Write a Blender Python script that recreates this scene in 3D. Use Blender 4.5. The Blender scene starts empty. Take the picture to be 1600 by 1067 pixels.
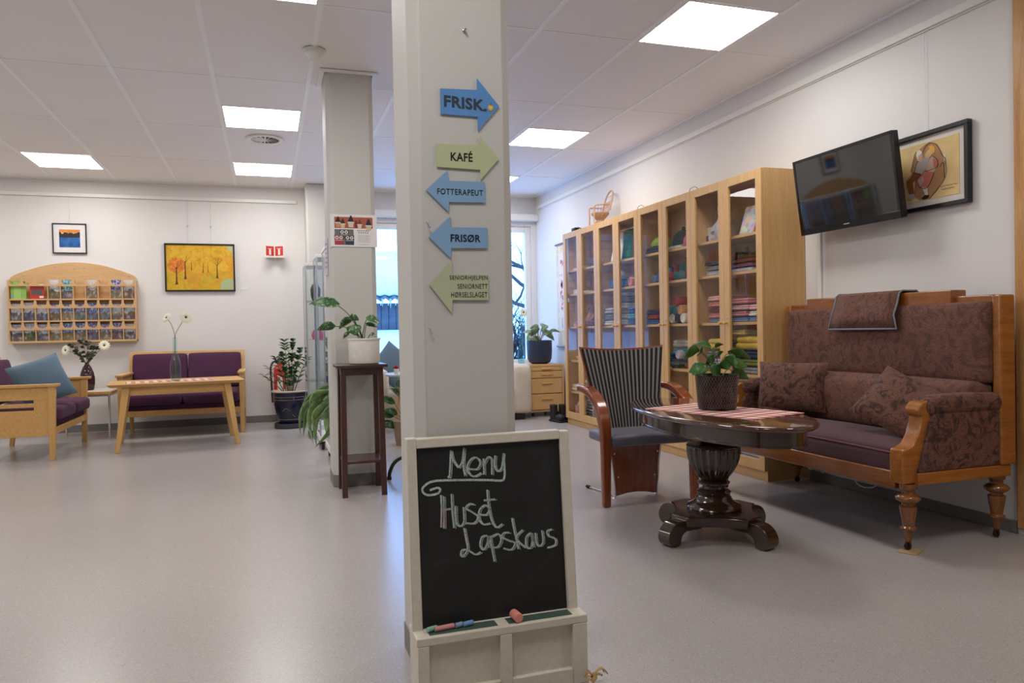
import bpy, bmesh, math, random
from mathutils import Vector, Matrix
random.seed(7)
PI = math.pi
SC = bpy.context.scene
COL = SC.collection

# ------------------------------------------------------------------ camera
cam = bpy.data.cameras.new('camera')
cam.sensor_width = 36.0
cam.lens = 1159.07 / 1600.0 * 36.0
cam.clip_start = 0.05
cam_ob = bpy.data.objects.new('camera', cam)
COL.objects.link(cam_ob)
def cam_matrix(yaw, pit, rol, loc):
    yaw, pit, rol = map(math.radians, (yaw, pit, rol))
    f = Vector((math.sin(yaw) * math.cos(pit), math.cos(yaw) * math.cos(pit), math.sin(pit)))
    r = Vector((math.cos(yaw), -math.sin(yaw), 0)); u = r.cross(f)
    c, s = math.cos(rol), math.sin(rol)
    r2 = r * c + u * s; u2 = u * c - r * s
    m = Matrix((r2, u2, -f)).transposed().to_4x4()
    m.translation = loc
    return m
cam_ob.matrix_world = cam_matrix(18.235, -0.873, -1.143, Vector((0, 0, 1.0)))
SC.camera = cam_ob

# ------------------------------------------------------------------ world, light level, exposure
PANEL_STRENGTH = 12.0
world = bpy.data.worlds.new('winter_dusk_sky'); SC.world = world
world.use_nodes = True
wn = world.node_tree.nodes; wl = world.node_tree.links
bgn = wn['Background']
bgn.inputs[0].default_value = (0.17, 0.43, 1.0, 1)
bgn.inputs[1].default_value = 4.4
SC.view_settings.view_transform = 'Standard'
SC.view_settings.look = 'None'
SC.view_settings.gamma = 1.0
SC.view_settings.exposure = 0.5
SC.view_settings.use_curve_mapping = False

# ------------------------------------------------------------------ materials
def srgb(r, g, b):
    f = lambda c: (c / 255 / 12.92) if c / 255 <= .04045 else ((c / 255 + .055) / 1.055) ** 2.4
    return (f(r), f(g), f(b), 1)
class NT:
    def __init__(s, name):
        s.m = bpy.data.materials.new(name); s.m.use_nodes = True
        s.t = s.m.node_tree; s.n = s.t.nodes; s.b = s.n['Principled BSDF']; s.out = s.n['Material Output']
    def node(s, typ, **kw):
        n = s.n.new(typ)
        for k, v in kw.items(): setattr(n, k, v)
        return n
    def link(s, a, b): s.t.links.new(a, b)
    def coord(s, scale=(1, 1, 1), rot=(0, 0, 0), out='Object'):
        tc = s.node('ShaderNodeTexCoord'); mp = s.node('ShaderNodeMapping')
        mp.inputs['Scale'].default_value = scale; mp.inputs['Rotation'].default_value = rot
        s.link(tc.outputs[out], mp.inputs[0]); return mp.outputs[0]
    def noise(s, co, scale, detail=3, rough=.5, dist=0):
        n = s.node('ShaderNodeTexNoise'); n.inputs['Scale'].default_value = scale
        n.inputs['Detail'].default_value = detail; n.inputs['Roughness'].default_value = rough
        n.inputs['Distortion'].default_value = dist
        if co is not None: s.link(co, n.inputs['Vector'])
        return n.outputs['Fac']
    def ramp(s, fac, stops, interp='LINEAR'):
        r = s.node('ShaderNodeValToRGB'); r.color_ramp.interpolation = interp
        e = r.color_ramp.elements
        while len(e) < len(stops): e.new(.5)
        for i, (p, c) in enumerate(stops): e[i].position = p; e[i].color = c
        s.link(fac, r.inputs[0]); return r.outputs[0]
    def mix(s, fac, a, b, mode='MIX'):
        n = s.node('ShaderNodeMix', data_type='RGBA', blend_type=mode)
        for sock, v in ((n.inputs[0], fac), (n.inputs[6], a), (n.inputs[7], b)):
            if hasattr(v, 'is_output'): s.link(v, sock)
            else: sock.default_value = v
        return n.outputs[2]
    def math(s, op, a, b=None, c=None):
        n = s.node('ShaderNodeMath', operation=op)
        for i, v in enumerate((a, b, c)):
            if v is None: continue
            if hasattr(v, 'is_output'): s.link(v, n.inputs[i])
            else: n.inputs[i].default_value = v
        return n.outputs[0]
    def bump(s, h, strength=.2, dist=.01):
        n = s.node('ShaderNodeBump'); n.inputs['Strength'].default_value = strength
        n.inputs['Distance'].default_value = dist; s.link(h, n.inputs['Height'])
        s.link(n.outputs[0], s.b.inputs['Normal'])
    def set(s, color=None, rough=None, metal=None, **kw):
        if color is not None:
            if hasattr(color, 'is_output'): s.link(color, s.b.inputs['Base Color'])
            else: s.b.inputs['Base Color'].default_value = color
        if rough is not None: s.b.inputs['Roughness'].default_value = rough
        if metal is not None: s.b.inputs['Metallic'].default_value = metal
        for k, v in kw.items(): s.b.inputs[k].default_value = v
        return s
def scale_c(c, k): return (min(c[0] * k, 1), min(c[1] * k, 1), min(c[2] * k, 1), 1)
def plain(name, c, rough=.5, metal=0, var=.06, nscale=30, bump=0, **kw):
    t = NT(name); co = t.coord()
    f = t.noise(co, nscale, 4)
    t.set(t.ramp(f, [(.3, scale_c(c, 1 - var)), (.7, scale_c(c, 1 + var))]), rough, metal, **kw)
    if bump: t.bump(f, bump, .002)
    return t.m
def wood(name, c1, c2, axis='Z', rough=.35, grain=1.0, coat=0):
    t = NT(name)
    sc = {'X': (1.2, 14, 14), 'Y': (14, 1.2, 14), 'Z': (14, 14, 1.2)}[axis]
    co = t.coord(tuple(v * grain for v in sc))
    f = t.noise(co, 3.0, 5, .6, .6)
    co2 = t.coord(tuple(v * grain * 9 for v in sc)); f2 = t.noise(co2, 3.0, 2)
    col = t.ramp(f, [(.3, c2), (.7, c1)])
    col = t.mix(.25, col, t.ramp(f2, [(.35, scale_c(c2, .85)), (.65, scale_c(c1, 1.08))]))
    t.set(col, rough); t.b.inputs['Coat Weight'].default_value = coat; t.b.inputs['Coat Roughness'].default_value = .08
    return t.m
def fabric(name, c, var=.18, scale=220, rough=.9, bump=.25, sheen=.2):
    t = NT(name); co = t.coord()
    f = t.noise(co, scale, 2); g = t.noise(co, 6, 3)
    col = t.ramp(f, [(.3, scale_c(c, 1 - var)), (.7, scale_c(c, 1 + var))])
    col = t.mix(.3, col, t.ramp(g, [(.35, scale_c(c, .85)), (.65, scale_c(c, 1.15))]))
    t.set(col, rough); t.b.inputs['Sheen Weight'].default_value = sheen
    t.bump(f, bump, .002); return t.m
def knit(c, name='knit_wool'):
    t = NT(name); co = t.coord((1, 1, 1))
    w = t.node('ShaderNodeTexWave', wave_type='BANDS', bands_direction='Z'); w.inputs['Scale'].default_value = 40
    w.inputs['Distortion'].default_value = 3; t.link(co, w.inputs['Vector'])
    g = t.noise(co, 14, 3)
    col = t.ramp(g, [(.3, scale_c(c, .75)), (.7, scale_c(c, 1.2))])
    t.set(col, .95); t.bump(w.outputs['Fac'], .35, .004); return t.m
_kc = {}
def KN(r, g, b):
    k = (r, g, b)
    if k not in _kc: _kc[k] = knit(srgb(r, g, b))
    return _kc[k]
_pc = {}
def PL(r, g, b, rough=.55, metal=0):
    k = (r, g, b, rough, metal)
    if k not in _pc: _pc[k] = plain('paint', srgb(r, g, b), rough, metal, .03)
    return _pc[k]
def glass(name, tint=(1, 1, 1, 1), r0=.04, rough=0.0):
    t = NT(name); t.n.remove(t.b)
    tr = t.node('ShaderNodeBsdfTransparent'); tr.inputs[0].default_value = tint
    gl = t.node('ShaderNodeBsdfGlossy'); gl.inputs['Roughness'].default_value = rough
    lw = t.node('ShaderNodeLayerWeight'); lw.inputs[0].default_value = .5
    p5 = t.math('POWER', lw.outputs['Facing'], 5.0)
    f = t.math('MULTIPLY_ADD', p5, 1 - r0, r0)
    mx = t.node('ShaderNodeMixShader')
    t.link(f, mx.inputs[0]); t.link(tr.outputs[0], mx.inputs[1]); t.link(gl.outputs[0], mx.inputs[2])
    t.link(mx.outputs[0], t.out.inputs[0]); return t.m
def emission(name, c, strength):
    t = NT(name); t.n.remove(t.b)
    e = t.node('ShaderNodeEmission'); e.inputs[0].default_value = c; e.inputs[1].default_value = strength
    t.link(e.outputs[0], t.out.inputs[0]); return t.m

def wall_paint(name, c, bumpk=.12, scale=260):
    t = NT(name); co = t.coord(); f = t.noise(co, scale, 3); g = t.noise(co, 1.1, 2)
    t.set(t.ramp(g, [(.3, scale_c(c, .97)), (.7, scale_c(c, 1.02))]), .65); t.bump(f, bumpk, .002); return t.m
M = {}
M['wall'] = wall_paint('white_wall_paint', srgb(229, 226, 224))
M['column'] = wall_paint('column_paint', srgb(206, 204, 199), .35, 120)
M['tile'] = wall_paint('ceiling_tile_fibre', srgb(247, 244, 242), .2, 400)
M['tee'] = plain('white_enamel_grid', (.985, .985, .985, 1), .5, 0, .005)
M['white'] = plain('white_lacquer', srgb(236, 234, 230), .35, 0, .02)
M['offwhite'] = plain('cream_painted_wood', srgb(214, 206, 190), .5, 0, .05, 60)
M['base'] = plain('grey_vinyl_skirting', srgb(120, 118, 117), .5, 0, .12, 300)
M['beech'] = wood('beech_veneer', srgb(222, 180, 122), srgb(204, 158, 100), 'Z', .35)
M['beech_x'] = wood('beech_veneer_across', srgb(222, 180, 122), srgb(204, 158, 100), 'Y', .35)
M['birch'] = wood('birch_plywood', srgb(218, 178, 130), srgb(202, 160, 110), 'X', .4)
M['oak'] = wood('oiled_light_oak', srgb(222, 178, 114), srgb(203, 154, 90), 'Z', .35)
M['oak_x'] = wood('oiled_light_oak_lengthwise', srgb(222, 178, 114), srgb(203, 154, 90), 'X', .35)
M['pine'] = wood('varnished_pine', srgb(214, 164, 104), srgb(180, 124, 68), 'Z', .35, .6)
M['mahog'] = wood('red_mahogany', srgb(150, 76, 38), srgb(112, 50, 24), 'Z', .22, 1, .5)
M['sofawood'] = wood('honey_walnut', srgb(176, 112, 50), srgb(134, 78, 32), 'X', .25, 1, .4)
M['sofawood_y'] = wood('honey_walnut_lengthwise', srgb(164, 100, 44), srgb(120, 66, 28), 'Y', .25, 1, .4)
M['turned'] = wood('turned_walnut', srgb(150, 96, 46), srgb(98, 56, 26), 'Z', .25, 2, .5)
M['darkwood'] = wood('dark_stained_wood', srgb(78, 42, 30), srgb(52, 26, 20), 'Z', .3, 1, .3)
M['ebony'] = wood('dark_polished_walnut', srgb(66, 42, 26), srgb(34, 21, 14), 'Y', .16, .8, .8)
M['ebony_top'] = wood('polished_walnut_top', srgb(92, 52, 28), srgb(54, 28, 16), 'Y', .07, .6, 1.0)
M['chrome'] = plain('chrome', (.75, .75, .77, 1), .15, 1, .02)
M['steel'] = plain('brushed_aluminium', (.62, .64, .68, 1), .3, 1, .03)
M['black'] = plain('black_plastic', srgb(22, 22, 24), .35, 0, .05)
M['rubber'] = plain('black_rubber', srgb(28, 28, 29), .7, 0, .1)
M['purple'] = fabric('aubergine_wool', srgb(74, 33, 66), .2, 300, .9, .2, .04)
M['bluefab'] = fabric('blue_grey_cotton', srgb(84, 108, 126), .12, 260, .8)
M['seatgrey'] = fabric('grey_blue_upholstery', srgb(96, 96, 110), .1, 400, .6, .1)
M['beige'] = fabric('beige_boucle', srgb(206, 194, 176), .12, 150)
M['glass'] = glass('clear_glass', (.97, .985, .99, 1), .045)
M['winglass'] = glass('window_glass', (.98, .99, 1, 1), .04)
M['greenglass'] = glass('green_bottle_glass', (.80, .94, .90, 1), .06)
M['tealglass'] = glass('teal_vase_glass', (.55, .88, .90, 1), .06)
M['acryl'] = glass('display_case_glass', (.93, .965, .98, 1), .06)
M['petal'] = plain('white_petal', srgb(240, 238, 214), .6, 0, .04)
M['flowereye'] = plain('flower_eye', srgb(70, 62, 24), .8, 0, .2)
M['stem'] = plain('green_stem', srgb(96, 104, 62), .5, 0, .15)
M['soil'] = plain('potting_soil', srgb(48, 38, 30), .95, 0, .3, 80, .6)
def leafmat(name, c1, c2, rough=.35, vein=None):
    t = NT(name); co = t.coord(); f = t.noise(co, 22, 3)
    col = t.ramp(f, [(.3, c1), (.7, c2)])
    if vein:
        g = t.noise(co, 45, 2, .5, 1.5); col = t.mix(t.ramp(g, [(.56, (0, 0, 0, 1)), (.66, (1, 1, 1, 1))]), col, vein)
    t.set(col, rough); t.b.inputs['Subsurface Weight'].default_value = 0.0; return t.m
M['leaf'] = leafmat('glossy_green_leaf', srgb(46, 92, 42), srgb(84, 132, 62))
M['leafvar'] = leafmat('variegated_leaf', srgb(40, 84, 46), srgb(72, 118, 62), .35, srgb(178, 196, 158))
M['leafpale'] = leafmat('pale_mottled_leaf', srgb(104, 138, 104), srgb(168, 190, 158))
M['leafdark'] = leafmat('dark_glossy_leaf', srgb(26, 60, 32), srgb(54, 98, 46), .25)
M['leafeuc'] = leafmat('dark_olive_leaf', srgb(44, 52, 38), srgb(70, 78, 54), .5)
M['leaflily'] = leafmat('arching_green_leaf', srgb(84, 120, 64), srgb(138, 164, 104), .4)

def floor_mat():
    t = NT('speckled_grey_vinyl'); co = t.coord()
    v = t.node('ShaderNodeTexVoronoi'); v.inputs['Scale'].default_value = 230; t.link(co, v.inputs['Vector'])
    base = t.ramp(t.noise(co, 320, 2), [(.3, srgb(156, 150, 148)), (.7, srgb(184, 177, 174))])
    sp = t.ramp(v.outputs['Color'], [(.0, (0, 0, 0, 1)), (.80, (0, 0, 0, 1)), (.84, (1, 1, 1, 1))])
    col = t.mix(t.math('MULTIPLY', sp, .32), base, srgb(206, 200, 196))
    v2 = t.node('ShaderNodeTexVoronoi'); v2.inputs['Scale'].default_value = 260; t.link(t.coord((1, 1, 1), (0, 0, .6)), v2.inputs['Vector'])
    sp2 = t.ramp(v2.outputs['Color'], [(.0, (0, 0, 0, 1)), (.86, (0, 0, 0, 1)), (.9, (1, 1, 1, 1))])
    col = t.mix(t.math('MULTIPLY', sp2, .4), col, srgb(104, 98, 98))
    g = t.noise(co, .8, 2); col = t.mix(.12, col, t.ramp(g, [(.35, srgb(150, 144, 142)), (.65, srgb(190, 182, 178))]))
    t.set(col, .27); t.bump(t.noise(co, 90, 2), .06, .002); return t.m
M['floor'] = floor_mat()

def damask(name, light, dark, strength=.5, scale=11):
    t = NT(name); co = t.coord((1, 1, 1))
    n1 = t.noise(co, scale, 4, .6, 2.2)
    pat = t.ramp(n1, [(.48, (0, 0, 0, 1)), (.60, (1, 1, 1, 1))])
    n2 = t.noise(t.coord((30, 30, 160)), 2.5, 3)
    base = t.ramp(n2, [(.32, scale_c(light, .5)), (.68, scale_c(light, 1.3))])
    col = t.mix(t.math('MULTIPLY', pat, strength), base, dark)
    t.set(col, .85); t.b.inputs['Sheen Weight'].default_value = .06
    t.bump(t.math('ADD', n2, pat), .3, .003); return t.m
M['damask'] = damask('brown_damask_velvet', srgb(114, 74, 60), srgb(50, 28, 24))
M['damask_bold'] = damask('brown_floral_damask', srgb(112, 73, 60), srgb(44, 25, 22), .85, 15)
M['velvet'] = fabric('plum_brown_velvet', srgb(78, 44, 48), .2, 120, .85, .2, .12)

# ------------------------------------------------------------------ mesh builder
class MB:
    def __init__(s): s.v = []; s.f = []
    def add(s, vs, fs):
        o = len(s.v); s.v += [tuple(v) for v in vs]; s.f += [tuple(i + o for i in f) for f in fs]; return s
    def xf(s, m, start=0):
        s.v = s.v[:start] + [tuple(m @ Vector(v)) for v in s.v[start:]]; return s
    def box(s, x0, x1, y0, y1, z0, z1):
        v = [(x, y, z) for z in (z0, z1) for y in (y0, y1) for x in (x0, x1)]
        return s.add(v, [(0, 2, 3, 1), (4, 5, 7, 6), (0, 1, 5, 4), (2, 6, 7, 3), (0, 4, 6, 2), (1, 3, 7, 5)])
    def hexa(s, b, t):   # bottom quad, top quad (ccw from above)
        return s.add(list(b) + list(t), [(3, 2, 1, 0), (4, 5, 6, 7), (0, 1, 5, 4), (1, 2, 6, 5), (2, 3, 7, 6), (3, 0, 4, 7)])
    def prism(s, poly, a, b, plane='XZ'):
        n = len(poly)
        mk = {'XZ': lambda p, d: (p[0], d, p[1]), 'XY': lambda p, d: (p[0], p[1], d), 'YZ': lambda p, d: (d, p[0], p[1])}[plane]
        vs = [mk(p, a) for p in poly] + [mk(p, b) for p in poly]
        return s.add(vs, [tuple(range(n)), tuple(range(2 * n - 1, n - 1, -1))] + [(i, i + n, (i + 1) % n + n, (i + 1) % n) for i in range(n)])
    def lathe(s, prof, n=24, c=(0, 0, 0), sx=1, sy=1, flute=0, nf=0, cap=True):
        vs = []; fs = []
        for r, z in prof:
            for i in range(n):
                a = 2 * PI * i / n; rr = r * (1 + (flute * math.cos(nf * a) if nf else 0))
                vs.append((c[0] + rr * math.cos(a) * sx, c[1] + rr * math.sin(a) * sy, c[2] + z))
        m = len(prof)
        for k in range(m - 1):
            for i in range(n):
                j = (i + 1) % n; fs.append((k * n + i, k * n + j, (k + 1) * n + j, (k + 1) * n + i))
        if cap and prof[0][0] > 1e-6: fs.append(tuple(range(n - 1, -1, -1)))
        if cap and prof[-1][0] > 1e-6: fs.append(tuple(range((m - 1) * n, m * n)))
        return s.add(vs, fs)
    def tube(s, path, r, n=8, closed=False, flat=1.0, up=(0, 0, 1)):
        P = [Vector(p) for p in path]; m = len(P); vs = []; fs = []
        R = r if isinstance(r, (list, tuple)) else [r] * m
        prev = None
        for i in range(m):
            if closed: t = P[(i + 1) % m] - P[i - 1]
            else: t = P[min(i + 1, m - 1)] - P[max(i - 1, 0)]
            t.normalize()
            if prev is None:
                u = Vector(up)
                if abs(u.dot(t)) > .95: u = Vector((1, 0, 0))
                x = t.cross(u).normalized()
            else:
                x = (prev - t * prev.dot(t))
                x = x.normalized() if x.length > 1e-6 else t.orthogonal().normalized()
            prev = x; y = x.cross(t)
            for k in range(n):
                a = 2 * PI * k / n
                vs.append(P[i] + x * (math.cos(a) * R[i]) + y * (math.sin(a) * R[i] * flat))
        mm = m if closed else m - 1
        for i in range(mm):
            for k in range(n):
                j = (k + 1) % n; i2 = (i + 1) % m
                fs.append((i * n + k, i * n + j, i2 * n + j, i2 * n + k))
        if not closed: fs += [tuple(range(n - 1, -1, -1)), tuple(range((m - 1) * n, m * n))]
        return s.add(vs, fs)
    def sweep(s, path, sec):   # rectangular section sweep in YZ plane path, sec = (half width x, half thickness) or list
        P = [Vector((0, p[0], p[1])) for p in path]; m = len(P); vs = []; fs = []
        for i in range(m):
            t = (P[min(i + 1, m - 1)] - P[max(i - 1, 0)]).normalized()
            nrm = Vector((0, -t.z, t.y)); w, h = sec[i] if isinstance(sec, list) else sec
            for dx, dn in ((-w, -h), (w, -h), (w, h), (-w, h)): vs.append(P[i] + Vector((dx, 0, 0)) + nrm * dn)
        for i in range(m - 1):
            for k in range(4): j = (k + 1) % 4; fs.append((i * 4 + k, i * 4 + j, i * 4 + 4 + j, i * 4 + 4 + k))
        fs += [(3, 2, 1, 0), tuple(range((m - 1) * 4, m * 4))]
        return s.add(vs, fs)
    def soft(s, c, size, r, puff=(0, 0, 0), n=8):   # rounded soft block
        hx, hy, hz = [v / 2 for v in size]; r = min(r, hx, hy, hz)
        vs = []; fs = []; idx = {}
        def pt(a):
            p = Vector((a[0] * hx, a[1] * hy, a[2] * hz))
            q = Vector((max(-hx + r, min(hx - r, p.x)), max(-hy + r, min(hy - r, p.y)), max(-hz + r, min(hz - r, p.z))))
            d = p - q
            if d.length > 1e-9: p = q + d.normalized() * r
            ux, uy, uz = (1 - a[0] ** 2), (1 - a[1] ** 2), (1 - a[2] ** 2)
            p.x += puff[0] * a[0] * uy * uz if abs(a[0]) == 1 else 0
            p.y += puff[1] * a[1] * ux * uz if abs(a[1]) == 1 else 0
            p.z += puff[2] * ux * uy if a[2] == 1 else 0
            return (p.x + c[0], p.y + c[1], p.z + c[2])
        def L(k, h):   # denser at edges
            x = 2 * k / n - 1; e = r / h if h > 0 else .3
            return math.copysign(1 - (1 - abs(x)) ** 1.6, x) if x else 0.0
        def vid(a):
            k = tuple(round(x, 5) for x in a)
            if k not in idx: idx[k] = len(vs); vs.append(pt(a))
            return idx[k]
        for ax in range(3):
            for sg in (-1, 1):
                for i in range(n):
                    for j in range(n):
                        q = []
                        for (di, dj) in ((0, 0), (1, 0), (1, 1), (0, 1)):
                            a = [0, 0, 0]; a[ax] = sg; a[(ax + 1) % 3] = L(i + di, 1); a[(ax + 2) % 3] = L(j + dj, 1); q.append(vid(a))
                        fs.append(tuple(q if sg > 0 else q[::-1]))
        return s.add(vs, fs)
    def build(s, name, mat, parent=None, bev=0, seg=2, smooth=True, ang=40, loc=None):
        me = bpy.data.meshes.new(name); me.from_pydata(s.v, [], s.f)
        bm = bmesh.new(); bm.from_mesh(me); bmesh.ops.recalc_face_normals(bm, faces=bm.faces); bm.to_mesh(me); bm.free()
        if smooth:
            me.polygons.foreach_set('use_smooth', [True] * len(me.polygons)); me.set_sharp_from_angle(angle=math.radians(ang))
        me.materials.append(mat)
        o = bpy.data.objects.new(name, me); COL.objects.link(o)
        if bev:
            md = o.modifiers.new('bevel', 'BEVEL'); md.width = bev; md.segments = seg; md.limit_method = 'ANGLE'; md.angle_limit = math.radians(35)
        if parent: o.parent = parent
        if loc: o.location = loc
        return o
def B(x0, x1, y0, y1, z0, z1): return MB().box(x0, x1, y0, y1, z0, z1)
def tag(o, label=None, cat=None, group=None, kind=None):
    if label: o['label'] = label
    if cat: o['category'] = cat
    if group: o['group'] = group
    if kind: o['kind'] = kind
    return o
def thing(name, label, cat, loc=(0, 0, 0), rz=0, group=None):
    o = bpy.data.objects.new(name, None); o.empty_display_size = .05; COL.objects.link(o)
    o.location = loc; o.rotation_euler = (0, 0, rz); return tag(o, label, cat, group)
def struct(o): return tag(o, kind='structure')
def spline(pts, n=6, closed=False):
    P = [Vector(p) for p in pts]; out = []; m = len(P)
    rng = range(m if closed else m - 1)
    for i in rng:
        if closed: a, b, c, d = P[i - 1], P[i], P[(i + 1) % m], P[(i + 2) % m]
        else: a, b, c, d = P[max(i - 1, 0)], P[i], P[i + 1], P[min(i + 2, m - 1)]
        for k in range(n):
            t = k / n
            out.append(.5 * ((2 * b) + (c - a) * t + (2 * a - 5 * b + 4 * c - d) * t * t + (3 * b - a - 3 * c + d) * t ** 3))
    if not closed: out.append(P[-1])
    return out
def text_mesh(txt, bold=.0, spacing=1.0):
    cu = bpy.data.curves.new('t', 'FONT'); cu.body = txt; cu.size = 1; cu.offset = bold; cu.resolution_u = 3; cu.space_character = spacing
    o = bpy.data.objects.new('t', cu); COL.objects.link(o)
    bpy.context.view_layer.update()
    me = bpy.data.meshes.new_from_object(o.evaluated_get(bpy.context.evaluated_depsgraph_get()))
    vs = [v.co.copy() for v in me.vertices]; fs = [tuple(p.vertices) for p in me.polygons]
    bpy.data.objects.remove(o); bpy.data.curves.remove(cu); bpy.data.meshes.remove(me)
    return vs, fs
def lettering(txt, x0, z0, x1, z1, y, mat, parent, bold=.02, axis='Y', tilt=0, name='lettering', spacing=1.0):
    """flat print: text fitted into x0..x1, z0..z1, facing -Y (axis Y) or -X (axis X, x runs towards -Y)"""
    vs, fs = text_mesh(txt, bold, spacing)
    ax0 = min(v.x for v in vs); ax1 = max(v.x for v in vs); ay0 = min(v.y for v in vs); ay1 = max(v.y for v in vs)
    out = []
    for v in vs:
        u = x0 + (v.x - ax0) / (ax1 - ax0) * (x1 - x0); w = z0 + (v.y - ay0) / (ay1 - ay0) * (z1 - z0) + tilt * (u - x0)
        out.append((u, y, w) if axis == 'Y' else (y, u, w))
    return MB().add(out, fs).build(name, mat, parent, smooth=False)
def ribbon(path, w, y0, y1, mat, name, parent, plane='XZ'):
    """flat stroke following a 2D path, given thickness y0..y1"""
    P = [Vector((p[0], p[1])) for p in path]; m = len(P); L_, R_ = [], []
    for i in range(m):
        t = (P[min(i + 1, m - 1)] - P[max(i - 1, 0)]); t = t.normalized() if t.length > 1e-9 else Vector((1, 0))
        n = Vector((-t.y, t.x)) * w / 2; L_.append(P[i] + n); R_.append(P[i] - n)
    mb = MB(); vs = []
    for q in (L_, R_):
        for p in q: vs.append((p.x, y0 if not callable(y0) else y0(p.y), p.y))
    fs = [(i, i + 1, m + i + 1, m + i) for i in range(m - 1)]
    mb.add(vs, fs)
    return mb
def leaf_mesh(mb, Bp, Tp, W, side, curl=.12, cup=.15, heart=.6, n=6):
    """leaf blade from base Bp to tip Tp with half-heart outline"""
    Bp, Tp = Vector(Bp), Vector(Tp); ax = Tp - Bp; L = ax.length; t = ax / L
    sd = Vector(side); sd = (sd - t * sd.dot(t)).normalized(); nr = t.cross(sd)
    if nr.z < 0: nr = -nr
    vs = []; fs = []
    prof = []
    for i in range(n + 1):
        u = i / n
        w = (math.sin(PI * min(1, u ** (.55 + .25 * (1 - heart)))) ** .9) * (1 if u < 1 else 0)
        prof.append(max(w, .02 if u < 1 else 0))
    for i in range(n + 1):
        u = i / n; c = Bp + ax * u + nr * (L * curl * (math.sin(PI * u) - .8 * u * u))
        w = W / 2 * prof[i]; back = -t * (heart * .18 * L * (1 - u) ** 3)
        vs += [c + sd * w + nr * (cup * w) + back, c + sd * w * .5 + nr * (cup * w * .3) + back * .8, c, c - sd * w * .5 + nr * (cup * w * .3) + back * .8, c - sd * w + nr * (cup * w) + back]
    for i in range(n):
        for k in range(4): a = i * 5 + k; fs.append((a, a + 1, a + 6, a + 5))
    return mb.add(vs, fs)
def solid(o, th=.0012):
    md = o.modifiers.new('thickness', 'SOLIDIFY'); md.thickness = th; md.offset = 0; return o
# ------------------------------------------------------------------ room shell
XL, XR, YB, YF, ZC = -5.12, 3.32, -4.0, 9.0, 2.70
floor = struct(B(XL - .1, XR + .1, YB - .1, YF + .2, -.08, 0).build('floor', M['floor']))
wl_ = struct(B(XL - .12, XL, YB, YF, 0, 3.0).build('wall_left', M['wall']))
wrear = struct(B(XL - .12, XR + .12, YB - .12, YB, 0, 3.0).build('wall_rear', M['wall']))
wr_ = struct(B(XR, XR + .12, YB, YF + .15, 0, 3.0).build('wall_right', M['wall']))
wb_ = struct(B(XL - .12, .76, YF, YF + .15, 0, 3.0).build('wall_back', M['wall']))
WX0, WX1, WZ0, WZ1 = .80, 3.25, .55, 2.33
ww = MB().box(.76, WX0, YF, YF + .15, 0, 3.0).box(WX1, XR, YF, YF + .15, 0, 3.0).box(WX0, WX1, YF, YF + .15, 0, WZ0).box(WX0, WX1, YF, YF + .15, WZ1, 3.0)
struct(ww.build('wall_window_side', M['wall']))
# skirting of coved vinyl
struct(B(XL, .43, YF - .012, YF, 0, .078).build('baseboard_back', M['base'], bev=.004))
struct(B(.76, XR, YF - .012, YF, 0, .078).build('baseboard_window_side', M['base'], bev=.004))
struct(B(XR - .012, XR, 2.55, YF - .012, 0, .06).build('baseboard_right', M['base'], bev=.004))
struct(B(XL, XL + .012, YB, YF - .012, 0, .078).build('baseboard_left', M['base'], bev=.004))
# picture rails
struct(B(XL, .36, YF - .022, YF, 2.515, 2.555).build('trim_1', M['white'], bev=.004))
struct(MB().box(XR - .022, XR, 2.54, YF - .1, 2.53, 2.575).box(XR - .010, XR, 2.54, YF - .1, 2.522, 2.53).build('trim_2', M['white'], bev=.003))
# blind box above the window
struct(B(.76, XR, YF - .11, YF, 2.385, 2.47).build('trim_3', M['white'], bev=.008))
# pilaster at the end of the back wall
def column(name, label, x0, x1, y0, y1, ch=.032, top=ZC):
    poly = [(x0 + ch, y0), (x1 - ch, y0), (x1, y0 + ch), (x1, y1 - ch), (x1 - ch, y1), (x0 + ch, y1), (x0, y1 - ch), (x0, y0 + ch)]
    t = thing(name, label, 'column', ((x0 + x1) / 2, (y0 + y1) / 2, 0))
    cx, cy = (x0 + x1) / 2, (y0 + y1) / 2
    P_ = [(a - cx, b - cy) for a, b in poly]
    MB().prism(P_, 0, top, 'XY').build('shaft', M['column'], t, bev=.004)
    MB().prism([(a * 1.02, b * 1.02) for a, b in P_], 0, .08, 'XY').build('base_skirting', M['base'], t, bev=.003)
    return t
col1 = column('column', 'nearest thick pale column carrying five paper arrow signs', .395, .70, 2.08, 2.375, .03)
col2 = column('column', 'second pale column behind the dark plant stand', .39, .695, 4.93, 5.245, .03)
col3 = column('column', 'far white column standing against the back wall by the window', .445, .755, 8.69, 8.997, .02)
# collar trims round the second column at the ceiling
mb = MB(); mb.box(-.185, -.155, -.19, .2, 2.686, 2.699); mb.box(.155, .185, -.19, .2, 2.686, 2.699); mb.box(-.155, .155, -.19, -.16, 2.686, 2.699)
mb.build('ceiling_collar', M['tee'], col2)
for (x, z) in ((-.10, 1.0), (-.10, 1.30)):
    mb = MB().tube(spline([(x - .01, -.1475, z + .012), (x - .01, -.158, z + .012), (x - .008, -.16, z), (x - .004, -.158, z - .006), (x, -.156, z - .002)], 4), .0016, 6)
    mb.build('picture_hook', M['steel'], col1)
mb = MB().lathe([(.006, 0), (.006, .004), (.003, .006), (.003, .016), (.0, .016)], 10).xf(Matrix.Translation((.012, -.1475, 1.864)) @ Matrix.Rotation(PI / 2, 4, 'X'))
mb.build('screw', M['steel'], col1)

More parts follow.
